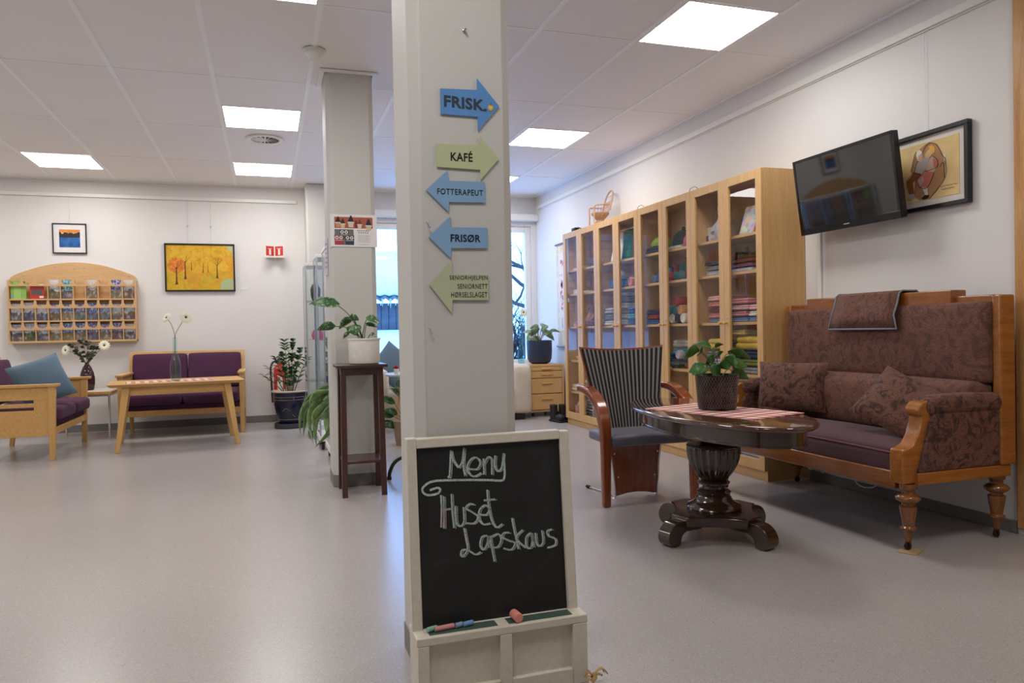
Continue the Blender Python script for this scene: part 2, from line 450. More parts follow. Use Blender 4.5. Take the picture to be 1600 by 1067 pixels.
# ------------------------------------------------------------------ ceiling: slab, tiles, grid
ceil = struct(B(XL - .12, XR + .12, YB - .12, YF + .15, 2.76, 2.9).build('ceiling', M['tile']))
gx = [XL] + [.303 + .602 * k for k in range(-8, 5)] + [XR]
gx = sorted(g for g in gx if XL <= g <= XR)
gy = [YB] + [3.97 + 1.265 * k for k in range(-5, 4)] + [YF]
LIGHTS = [  # cell left x index by value, y0, y1, label
    (-.299, 3.385, 3.965, 'ceiling light panel just in front of the smoke detector at the top edge'),
    (-.299, 5.875, 6.465, 'large lit ceiling panel left of the second column, before the round air vent'),
    (-.299, 7.785, 8.37, 'lit ceiling panel between the round air vent and the back wall'),
    (-2.105, 7.785, 8.39, 'lit ceiling panel farthest left, above the postcard rack'),
    (2.109, 3.39, 3.965, 'biggest lit ceiling panel at the top right, above the oval table'),
    (2.109, 5.895, 6.49, 'lit ceiling panel above the glass cabinets right of the arrow column'),
    (2.109, 7.80, 8.38, 'farthest lit ceiling panel peeking out beside the arrow column near the window'),
    (-2.105, 3.385, 3.965, 'added unseen light panel over the left side of the hall, near one'),  # from here on unseen: panels added to spread light evenly through the hall
    (-3.911, 7.785, 8.37, 'added unseen light panel over the far left corner of the hall'),
    (-3.911, 5.875, 6.465, 'added unseen light panel over the left side wall'),
    (-3.911, 3.385, 3.965, 'added unseen light panel over the left wall, nearest one ahead'),
    (-.299, .86, 1.435, 'added unseen light panel straight above the viewpoint'),
    (2.109, .86, 1.435, 'added unseen light panel above the doorway on the right'),
    (-2.105, .86, 1.435, 'added unseen light panel left of the viewpoint')]
M['panel'] = emission('light_panel_diffuser', (1.0, .97, .935, 1), PANEL_STRENGTH)
def isl(x0, y0, y1):
    return [l for l in LIGHTS if abs(l[0] - x0) < .02 and l[1] > y0 - .05 and l[2] < y1 + .05]
tile_mesh = {}
def tile(x0, x1, y0, y1):
    if x1 - x0 < .03 or y1 - y0 < .03: return
    k = (round(x1 - x0, 3), round(y1 - y0, 3))
    if k not in tile_mesh:
        o = B(0, x1 - x0, 0, y1 - y0, 0, .018).build('tile', M['tile'], ceil, bev=.002, seg=1); tile_mesh[k] = o
    else:
        o = tile_mesh[k].copy(); COL.objects.link(o)
    o.location = (x0, y0, 2.703)
for i in range(len(gx) - 1):
    for j in range(len(gy) - 1):
        x0, x1, y0, y1 = gx[i], gx[i + 1], gy[j], gy[j + 1]
        l = isl(x0, y0, y1)
        if l:
            tile(x0, x1, y0, l[0][1] - .004); tile(x0, x1, l[0][2] + .004, y1)
        else: tile(x0, x1, y0, y1)
for x in gx[1:-1]:
    B(x - .014, x + .014, YB, YF, 2.698, 2.706).build('grid_rail', M['tee'], ceil)
for y in gy[1:-1]:
    B(XL, XR, y - .0055, y + .0055, 2.7, 2.705).build('grid_cross_rail', M['tee'], ceil)
B(XR - .02, XR, YB, YF, 2.694, 2.704).build('edge_rail', M['tee'], ceil); B(XL, XR, YF - .02, YF, 2.694, 2.704).build('edge_rail', M['tee'], ceil)
for x0, y0, y1, lab in LIGHTS:
    t = thing('ceiling_light', lab, 'ceiling light', (x0 + .301, (y0 + y1) / 2, 2.70), 0, 'square light panels in the ceiling')
    hy = (y1 - y0) / 2
    fr = MB()
    fr.box(-.286, -.276, -hy, hy, -.004, .03).box(.276, .286, -hy, hy, -.004, .03).box(-.276, .276, -hy, -hy + .01, -.004, .03).box(-.276, .276, hy - .01, hy, -.004, .03)
    fr.build('frame', M['tee'], t)
    MB().add([(-.276, -hy + .01, 0), (.276, -hy + .01, 0), (.276, hy - .01, 0), (-.276, hy - .01, 0)], [(3, 2, 1, 0)]).build('diffuser', M['panel'], t, smooth=False)
# smoke detector and swirl vent
t = thing('smoke_detector', 'round white smoke detector on the ceiling grid before the second column', 'smoke detector', (.304, 4.60, 2.698))
MB().lathe([(.0, -.055), (.03, -.055), (.034, -.048), (.042, -.03), (.055, -.022), (.058, 0)], 28).build('housing', M['white'], t)
for k in range(12):
    a = k * PI / 6; B(-.003, .003, -.0015, .0015, -.05, -.031).xf(Matrix.Rotation(a, 4, 'Z') @ Matrix.Translation((0, .041, 0)) @ Matrix.Rotation(-.55, 4, 'X')).build('vent_slot', M['rubber'], t)
MB().lathe([(.066, -.012), (.066, 0)], 28).build('base_plate', M['white'], t)
t = thing('air_vent', 'round white swirl air vent in the ceiling between two light panels', 'vent', (.02, 6.80, 2.700))
MB().lathe([(.118, -.010), (.150, -.014), (.160, -.002), (.160, .0)], 40, cap=False).build('rim', M['white'], t)
MB().lathe([(0, -.002), (.120, -.002), (.120, 0)], 32).build('dark_throat', M['rubber'], t)
for k in range(16):
    B(.022, .117, -.008, .006, -.010, -.007).xf(Matrix.Rotation(k * PI / 8, 4, 'Z') @ Matrix.Rotation(.35, 4, 'X')).build('blade', M['white'], t)
MB().lathe([(0, -.014), (.022, -.013), (.024, -.004)], 20).build('hub', M['white'], t)

# ------------------------------------------------------------------ door at the right edge
dr = struct(B(XR - .02, XR, 1.55, 2.44, 0, 2.62).build('door_1', M['pine'], bev=.002))
struct(B(XR - .025, XR, 2.44, 2.54, .03, ZC - .006).build('trim_4', M['pine'], bev=.006))
struct(B(XR - .045, XR, 1.45, 1.55, .03, ZC - .006).build('trim_5', M['pine'], bev=.006))
MB().tube(spline([(XR - .02, 1.65, 1.02), (XR - .07, 1.65, 1.02), (XR - .075, 1.68, 1.02), (XR - .075, 1.78, 1.02)], 4), .009, 8).build('door_handle', M['steel'], dr)
# surface-mounted cable duct under the television
struct(B(XR - .018, XR, 3.815, 3.845, .06, 1.66).build('trim_6', M['white'], bev=.003))

# ------------------------------------------------------------------ windows
def window(n, x0, x1):
    fr = MB(); w = .072; y0, y1 = YF + .03, YF + .10
    fr.box(x0, x0 + w, y0, y1, WZ0, WZ1).box(x1 - w, x1, y0, y1, WZ0, WZ1).box(x0 + w, x1 - w, y0, y1, WZ0, WZ0 + w).box(x0 + w, x1 - w, y0, y1, WZ1 - w, WZ1)
    o = struct(fr.build('window_%d' % n, M['white'], bev=.004))
    MB().add([(x0 + w, y0 + .035, WZ0 + w), (x1 - w, y0 + .035, WZ0 + w), (x1 - w, y0 + .035, WZ1 - w), (x0 + w, y0 + .035, WZ1 - w)], [(0, 1, 2, 3)]).build('pane', M['winglass'], o, smooth=False)
    return o
w1 = window(1, WX0, 2.02); w2 = window(2, 2.02, WX1)
sill = struct(B(.76, XR, YF - .16, YF + .03, .525, .552).build('trim_7', M['beech_x'], bev=.004))
# sheer curtain hanging at the column side of the window
mb = MB(); N = 40; vs = []
for k in range(2):
    for i in range(N + 1):
        vs.append((.79 + .30 * i / N, YF - .06 + .018 * math.sin(i * 1.15), .56 if k == 0 else 2.385))
mb.add(vs, [(i, i + 1, N + 2 + i, N + 1 + i) for i in range(N)])
cur = solid(mb.build('curtain', fabric('white_curtain', srgb(226, 224, 226), .06, 300)), .002)
tag(cur, 'white curtain gathered at the left side of the window behind the columns', 'curtain')

# ------------------------------------------------------------------ outdoors
snow = plain('snow', srgb(240, 244, 250), .8, 0, .03, 4, .3)
struct(MB().add([(-14, 9.2, .30), (16, 9.2, .30), (16, 14, 1.05), (-14, 14, 1.05), (16, 40, 1.05), (-14, 40, 1.05)], [(0, 1, 2, 3), (3, 2, 4, 5)]).build('ground_snow', snow, smooth=False))
sh = thing('wooden_shed', 'blue grey plank shed with snowy corrugated roof seen through the window', 'shed', (2.0, 14.2, .9))
plank = plain('weathered_planks', srgb(92, 96, 100), .8, 0, .25, 8)
B(-2.2, 1.05, .03, 3.0, -.2, .62).build('wall', plank, sh)
for k in range(23):
    B(-2.2 + k * .142, -2.2 + k * .142 + .132, 0, .03, -.2, .66).build('plank', plank, sh, smooth=False)
vs = []; N = 84
for i in range(N + 1):
    x = -2.4 + 3.7 * i / N; d = .03 * math.sin(i * PI / 2)
    vs += [(x, -.30, .72 + d), (x, 2.6, 1.86 + d)]
mb = MB().add(vs, [(2 * i, 2 * i + 2, 2 * i + 3, 2 * i + 1) for i in range(N)])
solid(mb.build('corrugated_roof', plain('roof_sheet', srgb(96, 100, 106), .6, 0, .1), sh), .02)
vs = []
for i in range(N + 1):
    x = -2.4 + 3.7 * i / N; d = .03 * math.sin(i * PI / 2)
    vs += [(x, -.20, .82 + d * .5), (x, 2.5, 1.89 + d * .3)]
mb = MB().add(vs, [(2 * i, 2 * i + 2, 2 * i + 3, 2 * i + 1) for i in range(N)])
solid(mb.build('roof_snow', snow, sh), .05)
rng = random.Random(3)
for k in range(24):
    x = -2.35 + k * .15; l = rng.uniform(.08, .2)
    MB().lathe([(0, -l), (.012, -l * .4), (.022, 0)], 6, (x, -.31, .73)).build('icicle', plain('ice', srgb(170, 190, 210), .2) if k == 0 else bpy.data.materials['ice'], sh)
# bare tree outside the right pane
bark = plain('tree_bark', srgb(66, 62, 62), .9, 0, .25, 20)
tr = thing('bare_tree', 'bare winter tree with forking branches outside the right window pane', 'tree', (4.9, 12.6, .8))
tk = MB(); br = MB()
tk.tube(spline([(0, 0, 0), (-.05, .05, 1.2), (.05, 0, 2.2), (.0, .1, 3.6)], 5), [.13] * 6 + [.11] * 5 + [.08] * 4 + [.05], 8)
tk.build('trunk', bark, tr)
def branch(mb, p, d, l, r, dep):
    p = Vector(p); d = Vector(d).normalized(); pts = [p]; q = p
    for k in range(4):
        d = (d + Vector((rng.uniform(-.25, .25), rng.uniform(-.2, .2), rng.uniform(-.12, .25)))).normalized(); q = q + d * l / 4; pts.append(q)
    mb.tube(pts, [r, r * .85, r * .7, r * .55, r * .4], 5)
    if dep:
        for k in range(3):
            b = pts[rng.choice((1, 2, 3, 4))]; dd = (d + Vector((rng.uniform(-.9, .9), rng.uniform(-.6, .6), rng.uniform(-.5, .7)))).normalized()
            branch(mb, b, dd, l * rng.uniform(.5, .75), r * .5, dep - 1)
for z, dx in ((.5, -1), (.9, 1), (1.2, -1), (1.6, -.8), (1.9, 1), (2.3, -1), (2.7, -.7), (3.0, .8), (1.4, -.4), (.7, -.6)):
    branch(br, (0, 0, z), (dx, rng.uniform(-.5, .3), rng.uniform(.0, .6)), rng.uniform(1.0, 1.5), .05, 3)
br.build('branches', bark, tr)
mb = MB()
for k in range(420):
    x, z = rng.uniform(-1.0, 1.3), abs(rng.gauss(0, .35)); y = rng.uniform(0, .7)
    mb.tube([(x, y, z * .2), (x + rng.uniform(-.2, .2), y, z * .2 + rng.uniform(.25, .55)), (x + rng.uniform(-.35, .35), y, z * .2 + rng.uniform(.4, 1.05))], [.010, .007, .003], 4)
hd = mb.build('twiggy_hedge', bark); hd.location = (4.0, 10.3, .47)
tag(hd, 'twiggy winter shrub below the bare tree outside the window', 'shrub', kind='stuff')
# brick wing of the building outside, mirrored in the cabinet glass
def brickmat():
    t = NT('red_brick_masonry'); b = t.node('ShaderNodeTexBrick'); co = t.coord((1, 1, 1), (PI / 2, 0, 0))
    t.link(co, b.inputs['Vector']); b.inputs['Scale'].default_value = 1.0
    b.inputs['Brick Width'].default_value = .42; b.inputs['Row Height'].default_value = .15; b.inputs['Mortar Size'].default_value = .014
    b.inputs['Color1'].default_value = srgb(232, 186, 164); b.inputs['Color2'].default_value = srgb(214, 164, 142); b.inputs['Mortar'].default_value = srgb(150, 134, 126)
    t.set(b.outputs['Color'], .85); return t.m
bk = B(-7.5, .3, 13.2, 13.6, 0, 5.0).build('brick_building', brickmat())
tag(bk, 'red brick wing of the building outside, mirrored in the cabinet doors', 'building')
# ------------------------------------------------------------------ arrow signs on the nearest column
def sign(name, label, poly, mat, texts, parent_y=2.078):
    cx = sum(p[0] for p in poly) / len(poly); cz = sum(p[1] for p in poly) / len(poly)
    t = thing(name, label, 'sign', (cx, parent_y, cz), 0, 'paper arrow signs on the column')
    MB().prism([(x - cx, z - cz) for x, z in poly], -.0035, 0, 'XZ').build('laminated_card', mat, t, smooth=False)
    for txt, x0, z0, x1, z1, bold, c, tilt in texts:
        lettering(txt, x0 - cx, z0 - cz, x1 - cx, z1 - cz, -.0042, c, t, bold, 'Y', tilt, spacing=1.12 if len(txt) > 8 else 1.05)
    return t
ink = plain('black_print', srgb(18, 20, 24), .5, 0, .02)
greyink = plain('charcoal_print', srgb(52, 60, 70), .5, 0, .02)
bl1 = plain('blue_paper', srgb(98, 150, 210), .3, 0, .05, 8); bl2 = plain('pale_blue_paper', srgb(138, 176, 212), .3, 0, .04, 8); gr1 = plain('pale_green_paper', srgb(194, 204, 160), .35, 0, .04, 8); gr2 = plain('grey_green_paper', srgb(190, 198, 164), .35, 0, .04, 8)
s1 = sign('arrow_sign', 'topmost blue paper arrow pointing right, lettered FRISK.', [(.4836, 1.6918), (.5929, 1.6965), (.5929, 1.7298), (.6584, 1.6543), (.5927, 1.5789), (.5928, 1.6189), (.4834, 1.6197)], bl1, [('FRISK.', .4935, 1.641, .620, 1.6745, .034, greyink, -.04)])
cxs = sum(p for p in (.4836, .5929, .5929, .6584, .5927, .5928, .4834)) / 7; czs = sum(p for p in (1.6918, 1.6965, 1.7298, 1.6543, 1.5789, 1.6189, 1.6197)) / 7
MB().prism([(.6318 + .0082 * math.cos(a * PI / 10) - cxs, 1.6475 + .0085 * math.sin(a * PI / 10) - czs) for a in range(20)], -.0048, -.0036, 'XZ').build('apple_mark', PL(232, 178, 70), s1)
MB().prism([(.6318 + .0028 * math.cos(a * PI / 5) - cxs, 1.6472 + .0028 * math.sin(a * PI / 5) - czs) for a in range(10)], -.0054, -.0048, 'XZ').build('apple_core', PL(246, 222, 160), s1)
MB().prism([(.631 - cxs, 1.655 - czs), (.633 - cxs, 1.655 - czs), (.6345 - cxs, 1.661 - czs), (.633 - cxs, 1.661 - czs)], -.0048, -.0036, 'XZ').build('apple_stalk', greyink, s1)
sign('arrow_sign', 'pale green paper arrow pointing right, lettered KAFÉ', [(.4684, 1.5338), (.5986, 1.5379), (.5992, 1.5626), (.6536, 1.5), (.5972, 1.4374), (.5971, 1.4665), (.4692, 1.4689)], gr1, [('KAFÉ', .5098, 1.488, .5748, 1.5185, .02, ink, 0)])
sign('arrow_sign', 'pale blue paper arrow pointing left, lettered FOTTERAPEUT', [(.4372, 1.4018), (.5005, 1.4604), (.5021, 1.431), (.61, 1.4321), (.6103, 1.3723), (.5023, 1.37), (.5009, 1.3412)], bl2, [('FOTTERAPEUT', .4686, 1.391, .6037, 1.408, .008, ink, 0)])
sign('arrow_sign', 'pale blue paper arrow pointing left, lettered FRISØR', [(.4415, 1.2688), (.5058, 1.3298), (.5059, 1.2981), (.6141, 1.2993), (.6143, 1.2401), (.506, 1.2384), (.5047, 1.2088)], bl2, [('FRISØR', .5047, 1.2565, .5933, 1.2785, .022, ink, 0)])
sign('arrow_sign', 'lowest grey green arrow pointing left, lettered SENIORHJELPEN SENIORNETT HØRSELSLAGET', [(.4414, 1.1324), (.5075, 1.2031), (.5074, 1.1627), (.615, 1.1617), (.6142, 1.0891), (.5065, 1.0898), (.5042, 1.0515)], gr2,
     [('SENIORHJELPEN', .4992, 1.1446, .6122, 1.1600, .002, ink, 0), ('SENIORNETT', .5224, 1.1222, .6117, 1.1360, .002, ink, 0), ('HØRSELSLAGET', .5026, 1.0975, .6104, 1.1125, .002, ink, 0)])

# ------------------------------------------------------------------ chalkboard easel
ez = thing('chalkboard_easel', 'cream wooden chalkboard easel with menu writing at the foot of the column', 'chalkboard', (.60, 1.985, 0))
def yb(z): return 1.98 + (z - .194) * .04 / .486 - 1.985     # front plane of the leaning board, local
def lean(mb):    # (x, d, z) with d = depth behind the board front
    mb.v = [(x, yb(z) + y, z) for x, y, z in mb.v]; return mb
off = M['offwhite']
lean(B(-.247, -.219, -.006, .022, .19, .708)).build('stile', off, ez, bev=.003)
lean(B(.205, .235, -.006, .022, .19, .702)).build('stile', off, ez, bev=.003)
lean(B(-.219, .205, -.006, .022, .679, .706)).build('top_rail', off, ez, bev=.003)
slate = NT('slate_black_board'); co = slate.coord(); f = slate.noise(co, 5, 4, .6, 1.2); slate.set(slate.ramp(f, [(.35, srgb(17, 18, 18)), (.62, srgb(26, 27, 27)), (.78, srgb(58, 60, 60))]), .55); slate = slate.m
bd = lean(B(-.219, .205, .004, .012, .19, .679)).build('blackboard', slate, ez)
# planter-like base with two panelled fields and chalk tray
B(-.247, .242, -.065, .05, .170, .193).build('tray', off, ez, bev=.003)
B(-.210, -.020, -.052, -.014, .1925, .1945).build('tray_liner', PL(66, 88, 78, .6), ez); B(.012, .200, -.052, -.014, .1925, .1945).build('tray_liner', PL(66, 88, 78, .6), ez)
for x0, x1 in ((-.245, -.214), (-.016, .016), (.197, .240)):
    B(x0, x1, -.065, -.045, 0, .170).build('post', off, ez, bev=.002)
B(-.214, -.016, -.063, -.047, 0, .045).build('bottom_rail', off, ez, bev=.002); B(.016, .197, -.063, -.047, 0, .045).build('bottom_rail', off, ez, bev=.002)
B(-.214, -.016, -.048, -.040, .045, .170).build('field_panel', off, ez); B(.016, .197, -.048, -.040, .045, .170).build('field_panel', off, ez)
B(-.245, -.233, -.045, .05, 0, .170).build('side_panel', off, ez, bev=.002); B(.228, .240, -.045, .05, 0, .170).build('side_panel', off, ez, bev=.002)
chalk = NT('chalk_lines'); co = chalk.coord(); f = chalk.noise(co, 420, 2); g = chalk.noise(co, 9, 2)
chalk.set(chalk.mix(chalk.ramp(f, [(.35, (0, 0, 0, 1)), (.6, (1, 1, 1, 1))]), srgb(140, 142, 140), chalk.ramp(g, [(.35, srgb(214, 220, 218)), (.6, srgb(176, 206, 196)), (.72, srgb(206, 176, 176))])), .95); chalk = chalk.m
CHALK = [[(0.4678, 0.5961), (0.4731, 0.599), (0.4794, 0.6681)], [(0.4794, 0.6681), (0.4851, 0.6395), (0.4997, 0.6178)], [(0.4997, 0.6178), (0.5107, 0.6343), (0.5176, 0.6721)], [(0.5176, 0.6721), (0.5138, 0.6241), (0.5177, 0.5938)], [(0.5255, 0.6132), (0.5515, 0.6095), (0.5628, 0.6254), (0.5547, 0.6411), (0.5389, 0.6405), (0.5259, 0.6231), (0.5268, 0.6031), (0.5436, 0.5901), (0.5651, 0.5984)], [(0.5732, 0.6381), (0.5726, 0.5928)], [(0.5739, 0.6229), (0.5864, 0.6405), (0.5967, 0.633), (0.5958, 0.591)], [(0.6079, 0.644), (0.6056, 0.6172), (0.613, 0.5997), (0.6259, 0.6089), (0.6332, 0.649)], [(0.4461, 0.547), (0.4468, 0.5142), (0.4435, 0.4589)], [(0.4537, 0.543), (0.4518, 0.4549)], [(0.4471, 0.5059), (0.4727, 0.5068)], [(0.4761, 0.5476), (0.4768, 0.4982), (0.4797, 0.4537)], [(0.4867, 0.5138), (0.4866, 0.471), (0.4963, 0.4569), (0.5088, 0.4688), (0.5088, 0.5084)], [(0.5402, 0.5122), (0.5264, 0.5151), (0.5156, 0.5045), (0.5324, 0.493), (0.5492, 0.4781), (0.538, 0.461), (0.5138, 0.4634)], [(0.553, 0.4844), (0.5738, 0.4808), (0.5834, 0.4965), (0.5715, 0.5076), (0.5552, 0.4958), (0.5524, 0.4712), (0.5656, 0.455), (0.5851, 0.4564)], [(0.5798, 0.5503), (0.5825, 0.5016), (0.5906, 0.4608), (0.6039, 0.4428), (0.6203, 0.4512)], [(0.5686, 0.5212), (0.6022, 0.5216)], [(0.5081, 0.4508), (0.5135, 0.4157), (0.5159, 0.3925), (0.5031, 0.3742), (0.4964, 0.3782), (0.5003, 0.3909), (0.5175, 0.389), (0.5377, 0.3753), (0.5535, 0.3801)], [(0.5747, 0.4225), (0.5589, 0.4208), (0.5526, 0.3984), (0.5625, 0.3857), (0.5738, 0.4027), (0.5765, 0.4223), (0.5767, 0.3891)], [(0.5824, 0.4217), (0.5871, 0.3847), (0.5925, 0.3493)], [(0.5851, 0.4181), (0.6066, 0.4242), (0.6147, 0.4083), (0.605, 0.3894), (0.5872, 0.388)], [(0.6405, 0.424), (0.6245, 0.4257), (0.6186, 0.4146), (0.6377, 0.4026), (0.6552, 0.394), (0.6436, 0.3768), (0.6206, 0.3827)], [(0.6496, 0.4651), (0.6565, 0.4207), (0.6651, 0.3761)], [(0.6804, 0.4284), (0.6594, 0.407), (0.6869, 0.3771)], [(0.7053, 0.4174), (0.6902, 0.4071), (0.6889, 0.3803), (0.7014, 0.3756), (0.7078, 0.3951), (0.7053, 0.4174), (0.7105, 0.3762)], [(0.7181, 0.4161), (0.7203, 0.387), (0.729, 0.3776), (0.7406, 0.3883), (0.7385, 0.4208)], [(0.7701, 0.421), (0.755, 0.4174), (0.758, 0.4034), (0.7779, 0.3928), (0.777, 0.3759), (0.7525, 0.37)], [(0.6332, 0.649), (0.6344, 0.5981), (0.6317, 0.578), (0.6224, 0.572), (0.5817, 0.577), (0.4948, 0.584), (0.4267, 0.5863), (0.3993, 0.5739), (0.3955, 0.5612), (0.4084, 0.5503), (0.4354, 0.5512), (0.4452, 0.5602), (0.4377, 0.5674), (0.4156, 0.5627)]]
for k, st in enumerate(CHALK):
    path = [(p.x - .60, p.y) for p in spline([Vector((a, b)) for a, b in st], 5)]
    mb = ribbon(path, .0062 if k == len(CHALK) - 1 else .0052, 0, 0, None, None, None)
    if k < len(CHALK) - 1:   # second, thinner pass of the chalk beside the first
        m2 = ribbon([(x + .0055, z - .002) for x, z in path], .0018, 0, 0, None, None, None); mb.add(m2.v, m2.f)
    mb.v = [(x, yb(z) + .0030, z) for x, y, z in mb.v]
    mb.build('chalk_stroke', chalk, bd, smooth=False)
LW = [(0.414, 1.182, 0.246, 1.19, 0.06), (0.392, 1.046, 0.289, 1.029, 0.057), (0.498, 1.088, 0.42, 1.031, 0.057), (0.491, 1.103, 0.543, 1.083, 0.044), (0.521, 1.049, 0.515, 0.986, 0.089), (0.484, 1.006, 0.44, 0.968, 0.026), (0.594, 1.092, 0.679, 1.061, 0.052), (0.598, 1.058, 0.671, 1.037, 0.026), (0.638, 0.988, 0.607, 0.989, 0.026), (0.482, 1.021, 0.475, 1.04, 0.026)]
LT = [(1.915, 0.885, 1.815, 0.854, 0.029), (2.002, 0.904, 1.906, 0.917, 0.016), (2.004, 0.902, 2.033, 0.916, 0.015), (1.95, 0.816, 1.876, 0.777, 0.027), (1.996, 0.793, 1.922, 0.783, 0.033), (2.033, 0.807, 1.999, 0.736, 0.047), (2.01, 0.832, 1.964, 0.814, 0.022), (2.025, 0.86, 2.01, 0.808, 0.033), (2.048, 0.871, 2.02, 0.882, 0.022), (2.123, 0.873, 2.251, 0.839, 0.022), (2.085, 0.834, 2.137, 0.832, 0.027), (2.122, 0.82, 2.212, 0.801, 0.025), (2.15, 0.775, 2.24, 0.739, 0.025), (2.048, 0.851, 2.084, 0.818, 0.022), (1.992, 0.877, 1.956, 0.874, 0.022), (2.071, 0.846, 2.114, 0.877, 0.018), (2.043, 0.835, 2.07, 0.794, 0.029)]
LN = [(3.049, 1.009, 2.95, 1.024, 0.079), (3.035, 0.995, 2.89, 0.891, 0.079), (3.064, 1.035, 3.051, 1.082, 0.06), (3.114, 0.994, 3.112, 0.927, 0.106), (3.143, 1.007, 3.137, 1.061, 0.066), (3.004, 0.916, 3.017, 0.821, 0.093), (3.178, 0.986, 3.309, 0.97, 0.033), (3.156, 0.953, 3.263, 0.869, 0.053), (2.92, 0.978, 2.821, 0.973, 0.033), (2.905, 0.931, 2.868, 0.865, 0.04)]
def rel(mb, root):
    l = root.location; mb.v = [(v[0] - l[0], v[1] - l[1], v[2] - l[2]) for v in mb.v]; return mb
def RB(root, name, mat, x0, x1, y0, y1, z0, z1, **kw): return rel(B(x0, x1, y0, y1, z0, z1), root).build(name, mat, root, **kw)
# chalks in the tray
for (x, y, ang, c, lab, ln) in ((.402, 1.955, .3, (132, 184, 166), 'green chalk stub at the left end of the easel tray', .03), (.435, 1.952, .12, (210, 146, 144), 'long pink chalk lying in the left tray of the easel', .055), (.476, 1.955, .3, (132, 156, 184), 'small blue grey chalk stub in the middle of the left tray', .022), (.502, 1.956, .25, (116, 152, 196), 'blue chalk stub at the right end of the left tray', .03)):
    o = MB().lathe([(0, -ln / 2), (.0065, -ln / 2), (.007, -ln / 2 + .002), (.007, ln / 2 - .002), (.006, ln / 2), (0, ln / 2)], 12).xf(Matrix.Rotation(PI / 2, 4, 'Y')).build('chalk', PL(*c, .95))
    o.location = (x, y, .2018); o.rotation_euler = (0, 0, ang); tag(o, lab, 'chalk', 'chalks in the easel tray')
o = MB().lathe([(0, -.02), (.0115, -.02), (.013, -.018), (.013, .018), (.0115, .02), (0, .02)], 20).xf(Matrix.Rotation(PI / 2, 4, 'X')).build('chalk', PL(232, 146, 132, .95))
o.location = (.637, 1.945, .2078); o.rotation_euler = (0, 0, .1); tag(o, 'thick coral pink chalk resting end-on in the right tray', 'chalk', 'chalks in the easel tray')
# raffia bow on the floor at the corner of the easel
t = thing('raffia_bow', 'bow of straw coloured raffia at the lower right corner of the easel', 'bow', (.845, 1.905, 0))
raf = plain('raffia', srgb(196, 160, 104), .8, 0, .2, 60)
rg = random.Random(5)
for k in range(9):
    a = rg.uniform(-.5, .5); l = rg.uniform(.03, .055)
    pts = [(0, 0, .022 + rg.uniform(-.006, .006)), (l * .6 * math.cos(a), -.006 + l * .4 * math.sin(a), .03 + rg.uniform(-.008, .012)), (l * math.cos(a), -.006 + l * math.sin(a), .012 + rg.uniform(0, .012))]
    if k % 2: pts = [(-x * .7, y, z) for x, y, z in pts]
    MB().tube(spline(pts, 4), .0022, 5).build('strand', raf, t)
MB().tube([(-.006, -.01, .012), (.004, -.012, .022), (.006, -.006, .034)], .007, 8).build('knot', raf, t)

# ------------------------------------------------------------------ oval pedestal table
TZ = .60
ot = thing('oval_table', 'dark polished oval pedestal table with fluted urn column and scroll feet', 'table', (2.012, 3.065, 0), math.radians(-4.8))
def oval(prof, n=72):
    vs = []; fs = []
    for ins, z in prof:
        for i in range(n):
            a = 2 * PI * i / n; vs.append(((.315 - ins) * math.cos(a), (.68 - ins) * math.sin(a), z))
    m = len(prof)
    for k in range(m - 1):
        for i in range(n): j = (i + 1) % n; fs.append((k * n + i, k * n + j, (k + 1) * n + j, (k + 1) * n + i))
    fs += [tuple(range(n - 1, -1, -1)), tuple(range((m - 1) * n, m * n))]
    return MB().add(vs, fs)
oval([(.03, TZ - .026), (.012, TZ - .024), (.002, TZ - .017), (0, TZ - .010), (.004, TZ - .003), (.012, TZ)]).build('top', M['ebony_top'], ot, ang=50)
oval([(.060, TZ - .088), (.052, TZ - .084), (.050, TZ - .026)]).build('apron', M['ebony'], ot)
oval([(.058, TZ - .094), (.047, TZ - .092), (.047, TZ - .084), (.06, TZ - .082)]).build('apron_bead', M['ebony'], ot)
MB().lathe([(.05, .40), (.055, .45), (.085, .475), (.11, .5), (.13, .512)], 28).build('neck', M['ebony'], ot)
up = []
for k in range(13):
    u = k / 12; z = .262 + u * .165; r = .048 + .072 * math.sin(PI * .5 * min(1, u * 1.12)) ** .8; up.append((r, z))
up += [(.112, .435), (.09, .44)]
MB().lathe(up, 120, (0, 0, 0), 1, 1, .05, 20).build('fluted_urn', M['ebony'], ot, ang=80)
MB().lathe([(.122, .425), (.127, .432), (.120, .442), (.085, .447), (.06, .455)], 40).build('urn_collar', M['ebony'], ot)
MB().lathe([(.0, .128), (.125, .128), (.128, .14), (.122, .152), (.098, .163), (.084, .178), (.080, .19), (.072, .197), (.078, .204), (.080, .213), (.070, .222), (.055, .228), (.052, .238), (.058, .243), (.074, .25), (.076, .258), (.062, .266), (.045, .27)], 44).build('turned_base', M['ebony'], ot)
